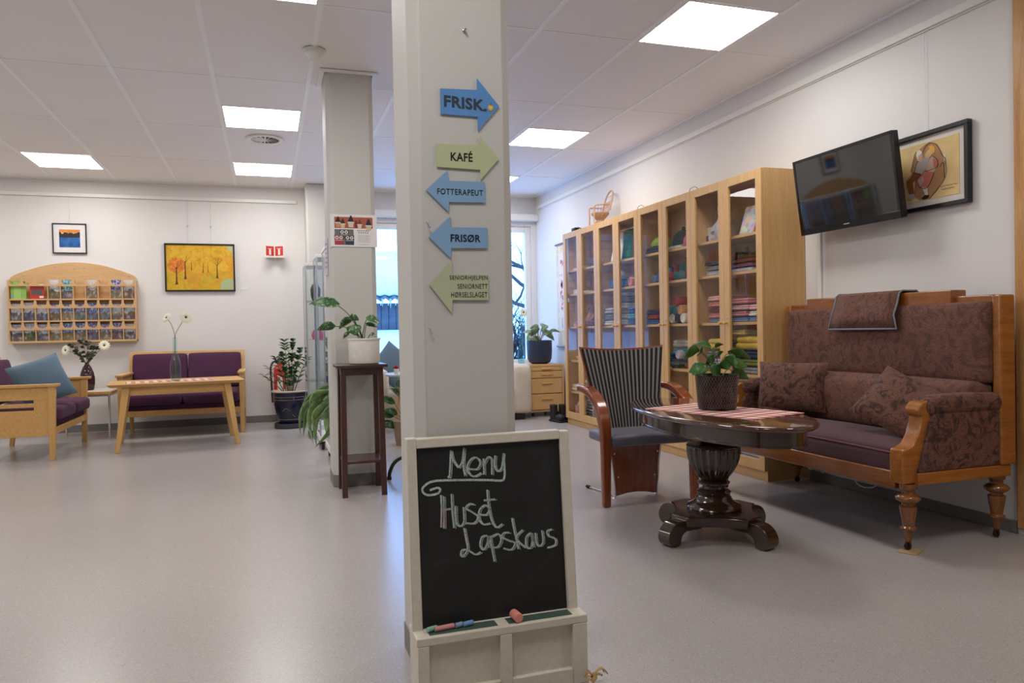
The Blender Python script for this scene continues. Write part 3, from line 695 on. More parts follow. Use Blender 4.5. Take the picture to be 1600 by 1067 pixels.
# plinth with concave sides; corners carry the scroll feet
FA = math.radians(20.0)
pl = []
for k in range(4):
    a = FA + k * PI / 2; d = Vector((math.cos(a), math.sin(a))); nrm = Vector((-d.y, d.x))
    pl += [d * .235 - nrm * .05, d * .235 + nrm * .05]
    a2 = a + PI / 2; d2 = Vector((math.cos(a2), math.sin(a2))); n2 = Vector((-d2.y, d2.x))
    p0 = d * .235 + nrm * .05; p1 = d2 * .235 - n2 * .05; mid = (p0 + p1) / 2 * .80
    for u in (.2, .4, .6, .8): pl.append(p0 * (1 - u) ** 2 + mid * 2 * u * (1 - u) * 1 + p1 * u * u)
MB().prism([(p.x, p.y) for p in pl], .082, .128, 'XY').build('plinth', M['ebony'], ot, bev=.006, ang=30)
for k in range(4):
    a = FA + k * PI / 2
    prof = spline([(.12, .062), (.185, .060), (.225, .060), (.250, .046), (.258, .028), (.264, .010), (.280, .0005), (.304, .0005), (.326, .012), (.338, .040), (.328, .074), (.300, .101), (.255, .112), (.20, .104), (.14, .092)], 4, True)
    mb = MB().prism([(p[0], p[1]) for p in prof], -.036, .036, 'YZ')
    mb.xf(Matrix.Rotation(a - PI / 2, 4, 'Z'))
    mb.build('scroll_foot', M['ebony'], ot, bev=.011, seg=3, ang=45)
# gingham runner
rn = NT('red_gingham_cloth'); co = rn.coord((1, 1, 1)); sx = rn.node('ShaderNodeSeparateXYZ'); rn.link(co, sx.inputs[0])
def stripes(nt, v, per): return nt.math('GREATER_THAN', nt.math('FRACT', nt.math('MULTIPLY', v, 1 / per)), .5)
a_ = stripes(rn, sx.outputs[0], .072); b_ = stripes(rn, sx.outputs[1], .072)
rn.set(rn.ramp(rn.math('MULTIPLY', rn.math('ADD', a_, b_), .5), [(0, srgb(238, 226, 216)), (.5, srgb(214, 160, 150)), (1, srgb(180, 92, 88))]), .85)
rn.bump(rn.noise(co, 400, 2), .2, .002); M['gingham'] = rn.m
def zig(w, l, z=0, tooth=.008):
    pts = []
    def edge(p, q):
        p, q = Vector(p), Vector(q); n = max(2, int((q - p).length / .016)); nn = Vector(((q - p).y, -(q - p).x)).normalized()
        for i in range(n):
            pts.append(p + (q - p) * i / n); pts.append(p + (q - p) * (i + .5) / n + nn * tooth)
    c = [(-w / 2, -l / 2), (w / 2, -l / 2), (w / 2, l / 2), (-w / 2, l / 2)]
    for i in range(4): edge(c[i], c[(i + 1) % 4])
    return [(p.x, p.y) for p in pts]
o = MB().prism(zig(.36, .63), 0, .002, 'XY').build('table_runner', M['gingham'], None, smooth=False)
o.location = (2.02, 3.005, TZ + .0005); o.rotation_euler = (0, 0, math.radians(17)); tag(o, 'red and white gingham runner with toothed edge on the oval table', 'table runner')
# lattice pot
PX, PY = 2.035, 3.06
pt = thing('plant_pot', 'black brown lattice patterned flower pot on the gingham runner', 'flower pot', (PX, PY, TZ + .0026))
MB().lathe([(.0, 0), (.082, 0), (.086, .004), (.1005, .16), (.102, .165), (.097, .167), (.094, .150), (0, .148)], 40).build('body', plain('black_glazed_ceramic', srgb(24, 20, 20), .2), pt)
lat = MB(); rows, nn = 6, 22
for r in range(rows):
    for ph in (0, 1):
        pts = []
        for i in range(nn * 4):
            a = 2 * PI * i / (nn * 4); z = .010 + .0255 * (r + .5) + .0132 * math.cos(nn * a + (PI if ph else 0)); rad = .0868 + (.1005 - .0868) * z / .165
            pts.append((rad * math.cos(a), rad * math.sin(a), z))
        lat.tube(pts, .0017, 4, True)
tag(lat.build('raised_lattice', plain('taupe_relief', srgb(112, 90, 80), .4), pt), kind='stuff')
MB().lathe([(0, .150), (.093, .150), (.093, .146)], 28).build('soil', M['soil'], pt)
def leafy(name, label, cat, root, pot_top, leaves, mat, stemr=.0022, seed=1, depth=.05, widen=1.5, heart=.6, Y0=None):
    rg = random.Random(seed); t = thing(name, label, cat, root)
    for (bx, bz, tx, tz, w) in leaves:
        dy = rg.uniform(-depth, depth); dy2 = dy + rg.uniform(-.03, .03)
        b = Vector((bx - root[0], dy, bz - root[2])); e = Vector((tx - root[0], dy2, tz - root[2]))
        ax = (e - b).normalized(); perp = Vector((-ax.z, 0, ax.x)); sd = perp + Vector((0, rg.choice((-1, 1)) * rg.uniform(.5, 1.0), 0))
        mb = MB(); leaf_mesh(mb, b, e, w * widen, sd, .10, .2, heart)
        lf = solid(mb.build('leaf', mat, t, ang=80), .0012)
        s0 = Vector((rg.uniform(-.02, .02), rg.uniform(-.02, .02), pot_top - root[2]))
        mid = s0.lerp(b, .55) + Vector((0, 0, .02 + .15 * (b - s0).length * .3))
        MB().tube(spline([s0, mid, b + ax * .004], 5), stemr, 5).build('stalk', M['stem'], t)
    return t
leafy('potted_plant', 'bushy green leafy plant growing from the lattice pot on the oval table', 'plant', (PX, PY, TZ + .15), TZ + .152, LT, M['leaf'], .002, 4, .06, 2.5)

# ------------------------------------------------------------------ striped armchair
ac = thing('armchair', 'striped high-backed armchair with curved mahogany arms behind the oval table', 'armchair', (2.053, 3.756, 0), math.radians(-3))
for s in (-1, 1):
    path = spline([(0, 0), (.0, .16), (-.004, .33), (.004, .45), (.045, .54), (.13, .60), (.24, .635), (.36, .642)], 5)
    n = len(path)
    sec = [(.022 + .012 * min(1, i / n * 1.6), .019 + .005 * math.sin(PI * i / n)) for i in range(n)]
    mb = MB().sweep([(p[0], p[1]) for p in path], sec).xf(Matrix.Translation((s * .2735, 0, 0)))
    mb.build('arm_and_leg', M['mahog'], ac, bev=.009, seg=3, ang=60)
    MB().tube([(s * .2735, .345, .636), (s * .235, .375, .63)], .008, 8).build('arm_bracket', M['chrome'], ac)
MB().soft((0, .155, .366), (.495, .37, .062), .02, (0, 0, .008), 8).xf(Matrix.Translation((0, 0, 0))).build('seat', M['seatgrey'], ac)
def bw(z): return .185 + (.274 - .185) * max(0, (z - .385)) / .485
def backpt(u, z, d):
    y = .315 + .09 * (max(0, z - .385) / .485) ** 1.1 + .030 * (u * u) * -1
    return (u * bw(z), y + d, z + (.018 * u * u if z > .8 else .018 * u * u * max(0, (z - .5) / .35)))
def backgrid(u0, u1, z0, z1, d0, d1, nu=12, nz=12):
    vs = []; fs = []
    for d in (d0, d1):
        for j in range(nz + 1):
            for i in range(nu + 1): vs.append(backpt(u0 + (u1 - u0) * i / nu, z0 + (z1 - z0) * j / nz, d))
    o = (nu + 1) * (nz + 1); g = lambda i, j, k=0: k * o + j * (nu + 1) + i
    for j in range(nz):
        for i in range(nu):
            fs += [(g(i, j), g(i + 1, j), g(i + 1, j + 1), g(i, j + 1)), (g(i, j, 1), g(i, j + 1, 1), g(i + 1, j + 1, 1), g(i + 1, j, 1))]
    for i in range(nu): fs += [(g(i, 0), g(i, 0, 1), g(i + 1, 0, 1), g(i + 1, 0)), (g(i, nz), g(i + 1, nz), g(i + 1, nz, 1), g(i, nz, 1))]
    for j in range(nz): fs += [(g(0, j), g(0, j + 1), g(0, j + 1, 1), g(0, j, 1)), (g(nu, j), g(nu, j, 1), g(nu, j + 1, 1), g(nu, j + 1))]
    return MB().add(vs, fs)
st = NT('black_grey_striped_fabric'); tc = st.coord(); sp = st.node('ShaderNodeSeparateXYZ'); st.link(tc, sp.inputs[0])
wz = st.math('MULTIPLY_ADD', st.math('SUBTRACT', sp.outputs[2], .385), (.274 - .185) / .485, .185)
u = st.math('DIVIDE', sp.outputs[0], wz)
fr = st.math('FRACT', st.math('MULTIPLY_ADD', u, 9.5, 20))
band = st.math('LESS_THAN', fr, .46); thin = st.math('LESS_THAN', st.math('ABSOLUTE', st.math('SUBTRACT', fr, .23)), .05)
col = st.mix(band, srgb(24, 24, 27), st.mix(thin, srgb(124, 120, 118), srgb(146, 142, 138)))
st.set(col, .85); st.bump(st.noise(tc, 300, 2), .2, .002); M['stripe'] = st.m
backgrid(-.965, .965, .385, .862, -.026, .0).build('back_upholstery', M['stripe'], ac, ang=50)
backgrid(-1.0, 1.0, .375, .872, -.004, .022).build('back_shell', M['mahog'], ac, ang=50)
# veneer leg panel with arched foot, chrome side tubes and sled
pz = [(-.165, .335), (.165, .335), (.145, .20), (.128, .008), (.06, .022), (0, .026), (-.06, .022), (-.128, .008), (-.145, .20)]
MB().prism(pz, .195, .212, 'XZ').build('leg_panel', M['mahog'], ac, bev=.003)
for s in (-1, 1):
    MB().tube(spline([(s * .172, .203, .335), (s * .150, .203, .20), (s * .134, .203, .012), (s * .14, .26, .008), (s * .19, .50, .008)], 6), .006, 8).build('sled_tube', M['chrome'], ac)
    MB().tube([(s * .187, .485, .010), (s * .193, .515, .010)], .010, 8).build('sled_cap', M['rubber'], ac)
    for z in (.12, .26):
        MB().lathe([(0, 0), (.006, 0), (.006, .004), (0, .005)], 10).xf(Matrix.Translation((s * (.118 if z < .2 else .14), .195, z)) @ Matrix.Rotation(PI / 2, 4, 'X')).build('screw_head', M['chrome'], ac)

# ------------------------------------------------------------------ antique sofa
sf = thing('antique_sofa', 'brown damask antique sofa with turned legs against the right wall', 'sofa', (2.91, 3.21, 0))
SY0, SY1 = 2.49, 3.93
legp = [(0, .042), (.010, .042), (.013, .050), (.018, .075), (.021, .092), (.033, .098), (.034, .106), (.024, .113), (.026, .125), (.036, .185), (.037, .197), (.027, .203), (.026, .212), (.040, .218), (.052, .230), (.052, .238), (.040, .248), (.027, .254), (.027, .268), (.036, .276), (.036, .296), (0, .296)]
for (x, y) in ((2.64, SY0 + .04), (3.165, SY0 + .045), (2.64, SY1 - .04), (3.165, SY1 - .045)):
    l = rel(MB().lathe(legp, 24, (x, y, 0)), sf).build('turned_leg', M['turned'], sf, ang=50)
    mb = MB().lathe([(0, -.006), (.016, -.006), (.017, 0), (.016, .006), (0, .006)], 14).xf(Matrix.Translation((x, y + .004, .0215)) @ Matrix.Rotation(PI / 2, 4, 'X'))
    rel(mb, sf).build('caster_wheel', M['rubber'], l)
    rel(MB().box(x - .004, x + .004, y - .010, y + .014, .022, .046), sf).build('caster_fork', PL(92, 72, 44, .35, 1), l)
RB(sf, 'front_rail', M['sofawood_y'], 2.605, 2.64, SY0 + .08, SY1 - .08, .268, .345, bev=.006)
RB(sf, 'side_rail', M['sofawood'], 2.66, 3.2, SY0, SY0 + .03, .292, .345, bev=.004); RB(sf, 'side_rail', M['sofawood'], 2.66, 3.2, SY1 - .03, SY1, .292, .345, bev=.004)
RB(sf, 'back_board', M['darkwood'], 3.175, 3.20, SY0 + .03, SY1 - .03, .345, 1.09)
RB(sf, 'rear_rail', M['sofawood_y'], 3.17, 3.20, SY0 + .03, SY1 - .03, .292, .345)
# seat: boxed front border and crowned cushion
rel(MB().soft((2.80, 3.21, .382), (.385, SY1 - SY0 - .16, .082), .012, (0, 0, 0), 6), sf).build('seat_border', M['velvet'], sf)
rel(MB().soft((2.825, 3.21, .425), (.42, SY1 - SY0 - .165, .05), .022, (.0, 0, .03), 12), sf).build('seat_cushion', M['velvet'], sf)
rel(MB().tube([(2.612, y, .424 + .006 * math.sin((y - SY0) / (SY1 - SY0) * PI)) for y in [SY0 + .085 + i * (SY1 - SY0 - .17) / 16 for i in range(17)]], .0042, 6), sf).build('seat_piping', fabric('plum_piping', srgb(112, 62, 66), .1), sf)
# back
RB(sf, 'back_stile', M['sofawood'], 3.135, 3.225, SY0 - .008, SY0 + .038, .345, 1.118, bev=.010, seg=3); RB(sf, 'back_stile', M['sofawood'], 3.135, 3.225, SY1 - .038, SY1 + .008, .345, 1.118, bev=.010, seg=3)
RB(sf, 'top_rail', M['sofawood_y'], 3.14, 3.22, SY0 + .03, SY1 - .03, 1.080, 1.120, bev=.008, seg=3)
RB(sf, 'crest_board', M['sofawood_y'], 3.115, 3.215, 2.72, 3.725, 1.068, 1.152, bev=.007, seg=3)
rel(MB().soft((3.145, 3.21, .90), (.09, SY1 - SY0 - .07, .38), .025, (.022, 0, 0), 12), sf).build('back_upholstery', M['damask'], sf)
rel(MB().soft((3.09, 3.21, .585), (.17, SY1 - SY0 - .09, .27), .04, (.02, 0, .008), 12), sf).build('lumbar_upholstery', M['damask'], sf)
rel(MB().tube([(3.04, y, .712) for y in (SY0 + .1, 3.21, SY1 - .1)], .005, 6), sf).build('back_piping', bpy.data.materials['plum_piping'], sf)
rel(MB().tube([(3.112, SY0 + .05, z) for z in (.72, .9, 1.075)], .004, 6), sf).build('back_piping', bpy.data.materials['plum_piping'], sf)
for s, y0, y1, yo in ((1, SY0, SY0 + .115, SY0), (-1, SY1 - .115, SY1, SY1)):
    # padded arm body (side view polygon X,Z) and the roll on top
    body = [(2.665, .345), (3.20, .345), (3.20, .60), (2.76, .60), (2.735, .56), (2.705, .46), (2.672, .36)]
    rel(MB().prism(body, y0 + (.004 if s > 0 else .012), y1 - (.012 if s > 0 else .004), 'XZ'), sf).build('arm_side', M['damask_bold'], sf, bev=.006)
    yc = (y0 + y1) / 2
    rel(MB().soft(((2.725 + 3.205) / 2, yc, .628), (.48, .128, .085), .040, (0, 0, .008), 10), sf).build('arm_roll', M['damask_bold'], sf)
    wp = [(2.598, .296), (2.662, .296), (2.680, .345), (2.705, .44), (2.738, .545), (2.762, .60), (2.765, .648), (2.735, .655), (2.705, .648), (2.690, .632), (2.683, .612), (2.690, .594), (2.706, .588), (2.700, .555), (2.682, .505), (2.655, .468), (2.625, .452), (2.600, .448), (2.594, .43), (2.594, .32)]
    rel(MB().prism(wp, yc - .038, yc + .038, 'XZ'), sf).build('arm_scroll', M['sofawood'], sf, bev=.007, seg=3)
o = B(-.05, .05, -.04, .04, 0, .005).build('floor_protector', PL(176, 150, 112, .8)); o.location = (2.64, 2.522, .0); o.rotation_euler = (0, 0, .5)
tag(o, 'small tan felt pad under the front right sofa caster', 'pad')
for ob in [sf]: pass
def pillow(mb, w, h, t, n=14):
    vs = []; fs = []
    for sg in (1, -1):
        for j in range(n + 1):
            for i in range(n + 1):
                u, v = 2 * i / n - 1, 2 * j / n - 1
                k = (max(0, 1 - u * u) ** .45) * (max(0, 1 - v * v) ** .45)
                pin = 1 - .05 * (1 - u * u) * abs(v) ** 4; pin2 = 1 - .05 * (1 - v * v) * abs(u) ** 4
                vs.append((u * w / 2 * pin2, sg * t / 2 * k, v * h / 2 * pin))
    o = (n + 1) ** 2
    for s in (0, 1):
        for j in range(n):
            for i in range(n):
                q = [s * o + j * (n + 1) + i, s * o + j * (n + 1) + i + 1, s * o + (j + 1) * (n + 1) + i + 1, s * o + (j + 1) * (n + 1) + i]
                fs.append(tuple(q if s else q[::-1]))
    return mb.add(vs, fs)
def cushion(label, loc, rot, w, h, t, mat):
    o = pillow(MB(), w, h, t).build('cushion', mat, None, ang=60); o.location = loc; o.rotation_euler = rot
    o.rotation_mode = 'XYZ'; return tag(o, label, 'cushion')
cushion('square brown damask cushion leaning upright in the far corner of the antique sofa', (2.90, 3.60, .640), (math.radians(-12), 0, math.radians(-58)), .40, .29, .13, M['damask_bold'])
cushion('brown damask cushion slumped diagonally by the near arm of the antique sofa', (2.875, 2.785, .605), (math.radians(-38), math.radians(24), math.radians(-75)), .37, .30, .12, M['damask_bold'])
# cloth over the crest of the sofa back
t = thing('sofa_throw', 'small brown cloth with grey bound edge draped over the sofa back', 'cloth', (3.13, 3.225, 1.15))
def drape(y0, y1, off_):
    prof = [(3.058 - off_, .968), (3.060 - off_, 1.04), (3.084 - off_, 1.10), (3.098 - off_, 1.150 + off_), (3.114, 1.162 + off_), (3.210, 1.162 + off_), (3.234 + off_, 1.14), (3.237 + off_, 1.02)]
    return prof
vs = []; fs = []; pr = drape(0, 0, .003); n = len(pr)
for (sh_, y) in ((.008, 3.005), (0, 3.10), (.003, 3.22), (0, 3.34), (.006, 3.45)):
    for k, (x, z) in enumerate(pr): vs.append((x - 3.13, y - 3.225 + (.018 * (y - 3.225) / .22 if k == 0 else 0), z - 1.15))
for j in range(4):
    for i in range(n - 1): fs.append((j * n + i, j * n + i + 1, (j + 1) * n + i + 1, (j + 1) * n + i))
solid(MB().add(vs, fs).build('cloth', M['damask'], t), .004)
edge = [vs[0 + 5 * 0 + k] for k in range(n - 1, -1, -1)] + [vs[j * n] for j in range(1, 5)] + [vs[4 * n + k] for k in range(1, n)]
MB().tube([(e[0] - .001, e[1], e[2]) for e in edge], .0048, 6).build('bound_edge', fabric('grey_binding', srgb(128, 134, 144), .1), t)
# white cable under the sofa
o = MB().tube(spline([(3.305, 3.55, .30), (3.29, 3.54, .12), (3.27, 3.50, .06), (3.27, 3.42, .05), (3.29, 3.36, .09), (3.305, 3.33, .28)], 6), .004, 6).build('power_cable', M['white']); tag(o, 'white cable hanging in a loop under the antique sofa', 'cable')

# ------------------------------------------------------------------ television and framed drawing
tv = thing('television', 'black flat television tilted down on a wall mount above the sofa', 'television', (3.16, 3.428, 1.777))
tilt = Matrix.Rotation(-math.atan2(.06, .45), 4, 'Y')
def TVB(name, mat, x0, x1, y0, y1, z0, z1, **kw): return MB().box(x0, x1, y0, y1, z0, z1).xf(tilt).build(name, mat, tv, **kw)
TVB('housing', M['black'], -.030, .012, -.382, .382, -.228, .228, bev=.006)
TVB('rear_bulge', M['black'], .012, .04, -.25, .25, -.16, .12, bev=.01)
scr = plain('glossy_screen', srgb(10, 11, 14), .04, 0, .02, **{'Specular IOR Level': .9}); 
TVB('bezel', plain('gloss_black_bezel', srgb(14, 14, 16), .15), -.034, -.030, -.382, .382, -.228, -.190, bev=.001); TVB('bezel', bpy.data.materials['gloss_black_bezel'], -.034, -.030, -.382, .382, .212, .228, bev=.001)
TVB('bezel', bpy.data.materials['gloss_black_bezel'], -.034, -.030, -.382, -.366, -.19, .212, bev=.001); TVB('bezel', bpy.data.materials['gloss_black_bezel'], -.034, -.030, .366, .382, -.19, .212, bev=.001)
TVB('screen', scr, -.0315, -.030, -.366, .366, -.19, .212)
TVB('maker_badge', PL(190, 192, 196, .3, 1), -.0347, -.034, -.022, .022, -.2075, -.2015)
B(.03, .16, -.06, .06, -.05, .05).build('wall_mount', M['black'], tv, bev=.004)
pc = thing('framed_drawing', 'black framed drawing of a couple held in hands beside the television', 'picture', (3.318, 3.03, 1.79))
# local: x negative = towards room; y along wall (image left = +y)
fw = .265; fh = .205
for (y0, y1, z0, z1) in ((-fw, fw, fh - .022, fh), (-fw, fw, -fh, -fh + .022), (-fw, -fw + .022, -fh + .022, fh - .022), (fw - .022, fw, -fh + .022, fh - .022)):
    B(-.034, -.002, y0, y1, z0, z1).build('frame_bar', M['black'], pc, bev=.002)
B(-.016, -.004, -fw + .01, fw - .01, -fh + .01, fh - .01).build('mount_card', PL(224, 218, 210, .8), pc)
B(-.018, -.016, -.205, .21, -.150, .150).build('drawing_paper', plain('aged_paper', srgb(226, 196, 138), .8, 0, .12, 9), pc)
def art(pts, c, lay, name='ink_shape'):
    # pts in crop pixels of the photographed drawing, mapped affinely to the sheet
    P_ = []
    for (px, py) in pts:
        uu = (px - 125) / (750 - 125); top = 350 - 172 * uu; bot = 868 - 125 * uu; vv = (py - top) / (bot - top)
        P_.append((.145 - uu * .35, .150 - vv * .300))
    x = -.018 - .0004 * lay
    return MB().prism(P_, x - .0004, x, 'YZ').build(name, c, pc, smooth=False)
tan_ = PL(178, 132, 92, .8); skin = PL(222, 182, 132, .8); grey_ = PL(186, 176, 166, .8); brn = PL(150, 88, 40, .8); pnk = PL(206, 120, 108, .8); mauve = PL(206, 172, 160, .8); blk = PL(42, 32, 28, .8); yel = PL(232, 172, 70, .8); wht = PL(226, 220, 206, .8)
art([(230, 560), (270, 420), (290, 370), (400, 290), (440, 275), (520, 290), (580, 390), (610, 420), (600, 600), (520, 720), (440, 800), (330, 820), (270, 790), (280, 650)], tan_, 1, 'cupped_hands')
art([(590, 380), (612, 365), (612, 430), (598, 445)], wht, 2, 'finger_nail')
art([(265, 565), (300, 470), (350, 430), (410, 400), (440, 420), (400, 520), (350, 575)], grey_, 2, 'jacket')
art([(290, 400), (300, 365), (330, 345), (365, 370), (365, 410), (345, 460), (310, 450)], wht, 3, 'white_hair'); art([(318, 400), (350, 385), (360, 420), (340, 455), (315, 440)], skin, 4, 'man_face')
art([(265, 565), (345, 575), (250, 660), (265, 760), (215, 765), (182, 650)], brn, 3, 'trousers')
art([(180, 815), (215, 770), (275, 765), (280, 800), (230, 822)], grey_, 4, 'shoe'); art([(345, 800), (390, 768), (435, 765), (425, 795), (370, 812)], blk, 4, 'shoe')
art([(400, 520), (440, 430), (480, 400), (525, 440), (520, 500), (490, 550), (420, 550)], mauve, 3, 'blouse'); art([(480, 420), (530, 440), (522, 505), (485, 500)], pnk, 4, 'sleeve')
art([(400, 545), (490, 550), (460, 620), (415, 690), (330, 695), (302, 640), (330, 590)], pnk, 3, 'skirt'); art([(300, 640), (370, 590), (380, 640), (330, 690)], mauve, 4, 'skirt_fold')
art([(350, 695), (410, 695), (420, 765), (390, 768)], wht, 3, 'stocking'); art([(400, 530), (490, 510), (505, 525), (480, 548), (410, 545)], skin, 5, 'forearm')
art([(385, 395), (420, 350), (450, 330), (470, 380), (440, 415), (400, 415)], skin, 4, 'woman_face'); art([(430, 315), (470, 298), (500, 320), (500, 360), (475, 385), (455, 340)], yel, 5, 'blonde_hair')
for pts in ([(232, 560), (270, 420), (292, 368)], [(440, 275), (520, 292), (582, 392), (610, 430), (605, 600), (440, 800)], [(270, 790), (290, 640), (350, 580)], [(350, 400), (400, 310), (442, 278)], [(262, 562), (348, 574)], [(302, 640), (330, 695), (418, 692), (492, 552)], [(265, 565), (182, 650), (215, 768)], [(270, 562), (300, 470), (325, 455)], [(480, 402), (528, 440), (520, 502), (400, 545)], [(550, 500), (590, 460), (600, 600)]):
    q = []
    for (px, py) in [tuple(p) for p in spline([Vector(p) for p in pts], 5)]:
        uu = (px - 125) / 625; top = 350 - 172 * uu; bot = 868 - 125 * uu; q.append((.145 - uu * .35, .150 - (py - top) / (bot - top) * .3))
    mb = ribbon(q, .0028, 0, 0, None, None, None); mb.v = [(-.0210, v[0], v[2]) for v in mb.v]; mb.build('ink_line', blk, pc, smooth=False)
for k, (y0, y1, z) in enumerate(((-.085, -.195, -.098), (-.10, -.175, -.114))):
    q = [(y0 + (y1 - y0) * i / 30, z + .004 * math.sin(i * 2.3) + .003 * math.sin(i * 1.1)) for i in range(31)]
    mb = ribbon(q, .0016, 0, 0, None, None, None); mb.v = [(-.0190, v[0], v[2]) for v in mb.v]; mb.build('handwritten_caption', blk, pc, smooth=False)
MB().tube([(-.010, 0, fh), (-.010, 0, 2.523 - 1.79)], .0009, 5).build('hanging_wire', M['steel'], pc)
# ------------------------------------------------------------------ glass-fronted cabinets
CY0, CW = 3.97, .8275
SHZ = [.10, .35, .675, 1.025, 1.365, 1.612]
cab_names = ['glass door cabinet nearest the sofa, its oak side facing the hall', 'second glass door cabinet counted from the sofa', 'third glass door cabinet counted from the sofa', 'glass door cabinet farthest from the sofa, beside the window corner']
def cabinet(k):
    y0 = CY0 + k * CW; y1 = y0 + CW - .002
    t = thing('display_cabinet', 'tall beech ' + cab_names[k], 'cabinet', (3.16, (y0 + y1) / 2, 0), 0, 'beech glass door cabinets along the right wall')
    bb = M['beech']
    RB(t, 'side_panel', bb, 3.006, 3.316, y0, y0 + .018, 0, 2.0, bev=.001); RB(t, 'side_panel', bb, 3.006, 3.316, y1 - .018, y1, 0, 2.0, bev=.001)
    RB(t, 'top_panel', M['beech_x'], 3.006, 3.316, y0 + .018, y1 - .018, 1.982, 2.0); RB(t, 'bottom_panel', M['beech_x'], 3.006, 3.316, y0 + .018, y1 - .018, .065, .085)
    RB(t, 'plinth', M['beech_x'], 3.012, 3.03, y0 + .018, y1 - .018, 0, .065); RB(t, 'back_panel', bb, 3.300, 3.312, y0 + .018, y1 - .018, .085, 1.982)
    for z in SHZ[1:]: RB(t, 'shelf', M['beech_x'], 3.03, 3.300, y0 + .018, y1 - .018, z - .020, z, bev=.001)
    ym = (y0 + y1) / 2
    for i, (a, b) in enumerate(((y0 + .001, ym - .0015), (ym + .0015, y1 - .001))):
        x0, x1 = 2.984, 3.004; w = .058; z0, z1 = .068, 1.998
        fr = MB().box(x0, x1, a, a + w, z0, z1).box(x0, x1, b - w, b, z0, z1).box(x0, x1, a + w, b - w, z0, z0 + w + .01).box(x0, x1, a + w, b - w, z1 - w, z1)
        d = rel(fr, t).build('door', bb, t, bev=.002)
        rel(MB().add([(2.994, a + w, z0 + w), (2.994, b - w, z0 + w), (2.994, b - w, z1 - w), (2.994, a + w, z1 - w)], [(0, 1, 2, 3)]), t).build('pane', M['glass'], d, smooth=False)
        yk = b - .028 if i == 0 else a + .028
        rel(MB().lathe([(0, 0), (.006, 0), (.006, .012), (.011, .018), (.011, .026), (.006, .03), (0, .03)], 12).xf(Matrix.Translation((2.984, yk, 1.02)) @ Matrix.Rotation(-PI / 2, 4, 'Y')), t).build('knob', M['oak'], d)
        if i == 0: rel(MB().lathe([(0, 0), (.009, 0), (.009, .003), (0, .003)], 12).xf(Matrix.Translation((2.984, yk, 1.055)) @ Matrix.Rotation(-PI / 2, 4, 'Y')), t).build('lock', M['steel'], d)
    return t
for k in range(4): cabinet(k)
UN = ['nearest cabinet', 'second cabinet', 'third cabinet', 'farthest cabinet']
SN = ['bottom shelf', 'fifth shelf', 'fourth shelf', 'third shelf', 'second shelf', 'top shelf']
CN = {}
def cname(c):
    return CN[c]
for c, n in {(214, 132, 132): 'salmon pink', (232, 180, 170): 'pale pink', (228, 214, 196): 'cream', (120, 138, 170): 'dusty blue', (206, 168, 60): 'mustard yellow', (216, 186, 92): 'light yellow', (38, 46, 84): 'navy blue', (118, 124, 60): 'olive green', (142, 142, 142): 'mid grey', (70, 68, 72): 'charcoal', (120, 70, 120): 'purple', (196, 190, 200): 'lilac grey', (60, 118, 124): 'teal', (176, 60, 56): 'red', (232, 228, 218): 'off-white', (40, 62, 56): 'dark green', (182, 206, 90): 'lime green', (60, 104, 168): 'bright blue', (214, 150, 96): 'apricot', (112, 42, 62): 'plum', (34, 34, 38): 'black', (206, 96, 132): 'raspberry pink', (92, 170, 190): 'turquoise', (28, 140, 96): 'emerald green', (84, 64, 40): 'brown'}.items(): CN[c] = n
def spot(k, y, extra): return '%s on the %s of %s' % (extra, SN[y], UN[k])
def YP(k, y, w=.1): return y if k == 0 else min(y + .165 + .02 * k, CW - .028 - w / 2)
def folded(k, s, y, w, h, c, pos, d=.17, x=3.125, z=None, skew=0, kind='garment'):
    """one folded knit: two soft layers and a rolled front fold"""
    z = SHZ[s] if z is None else z
    t = MB(); t.soft((0, 0, h * .28), (d, w, h * .54), h * .26, (.004, .004, .002), 6); t.soft((.004, .003, h * .74), (d * .97, w * .96, h * .5), h * .24, (.004, .004, .006), 6)
    o = t.build('folded_' + kind, KN(*c)); o.location = (x, CY0 + k * CW + YP(k, y, w), z + .0006); o.rotation_euler = (0, 0, skew)
    lab = '%s knit, %s' % (cname(c), pos)
    return tag(o, '%s, %s, %s' % (lab, SN[s], UN[k]), 'knitwear', 'folded knitwear in the cabinets')
def stack(k, s, y, w, cols, hs, where, d=.17, x=3.125):
    z = SHZ[s]; n = len(cols); rg = random.Random(k * 10 + s)
    for i, c in enumerate(cols):
        h = hs[i] if isinstance(hs, (list, tuple)) else hs
        pos = ('lowest' if i == 0 else 'topmost' if i == n - 1 else ['', 'second', 'third', 'fourth', 'fifth'][i] + ' from below') + ' in ' + where + ' pile'
        folded(k, s, y + rg.uniform(-.008, .008), w * rg.uniform(.93, 1.03), h, c, pos, d, x, z, rg.uniform(-.05, .05)); z += h * 1.0 + .008
def sock(k, s, y, c, pos, h=.13, x=3.12):
    path = spline([(-.055, 0, .036), (-.02, 0, .036), (.02, 0, .040), (.045, 0, .065), (.045, 0, h)], 4)
    n = len(path); mb = MB().tube(path, [.026] + [.035] * (n - 2) + [.033], 10, False, 1.0)
    o = mb.build('knitted_sock', KN(*c)); o.location = (x, CY0 + k * CW + YP(k, y, .08), SHZ[s] + .002); o.rotation_euler = (0, 0, .4)
    return tag(o, '%s knitted sock %s, %s, %s' % (cname(c), pos, SN[s], UN[k]), 'sock', 'knitted socks in the cabinets')
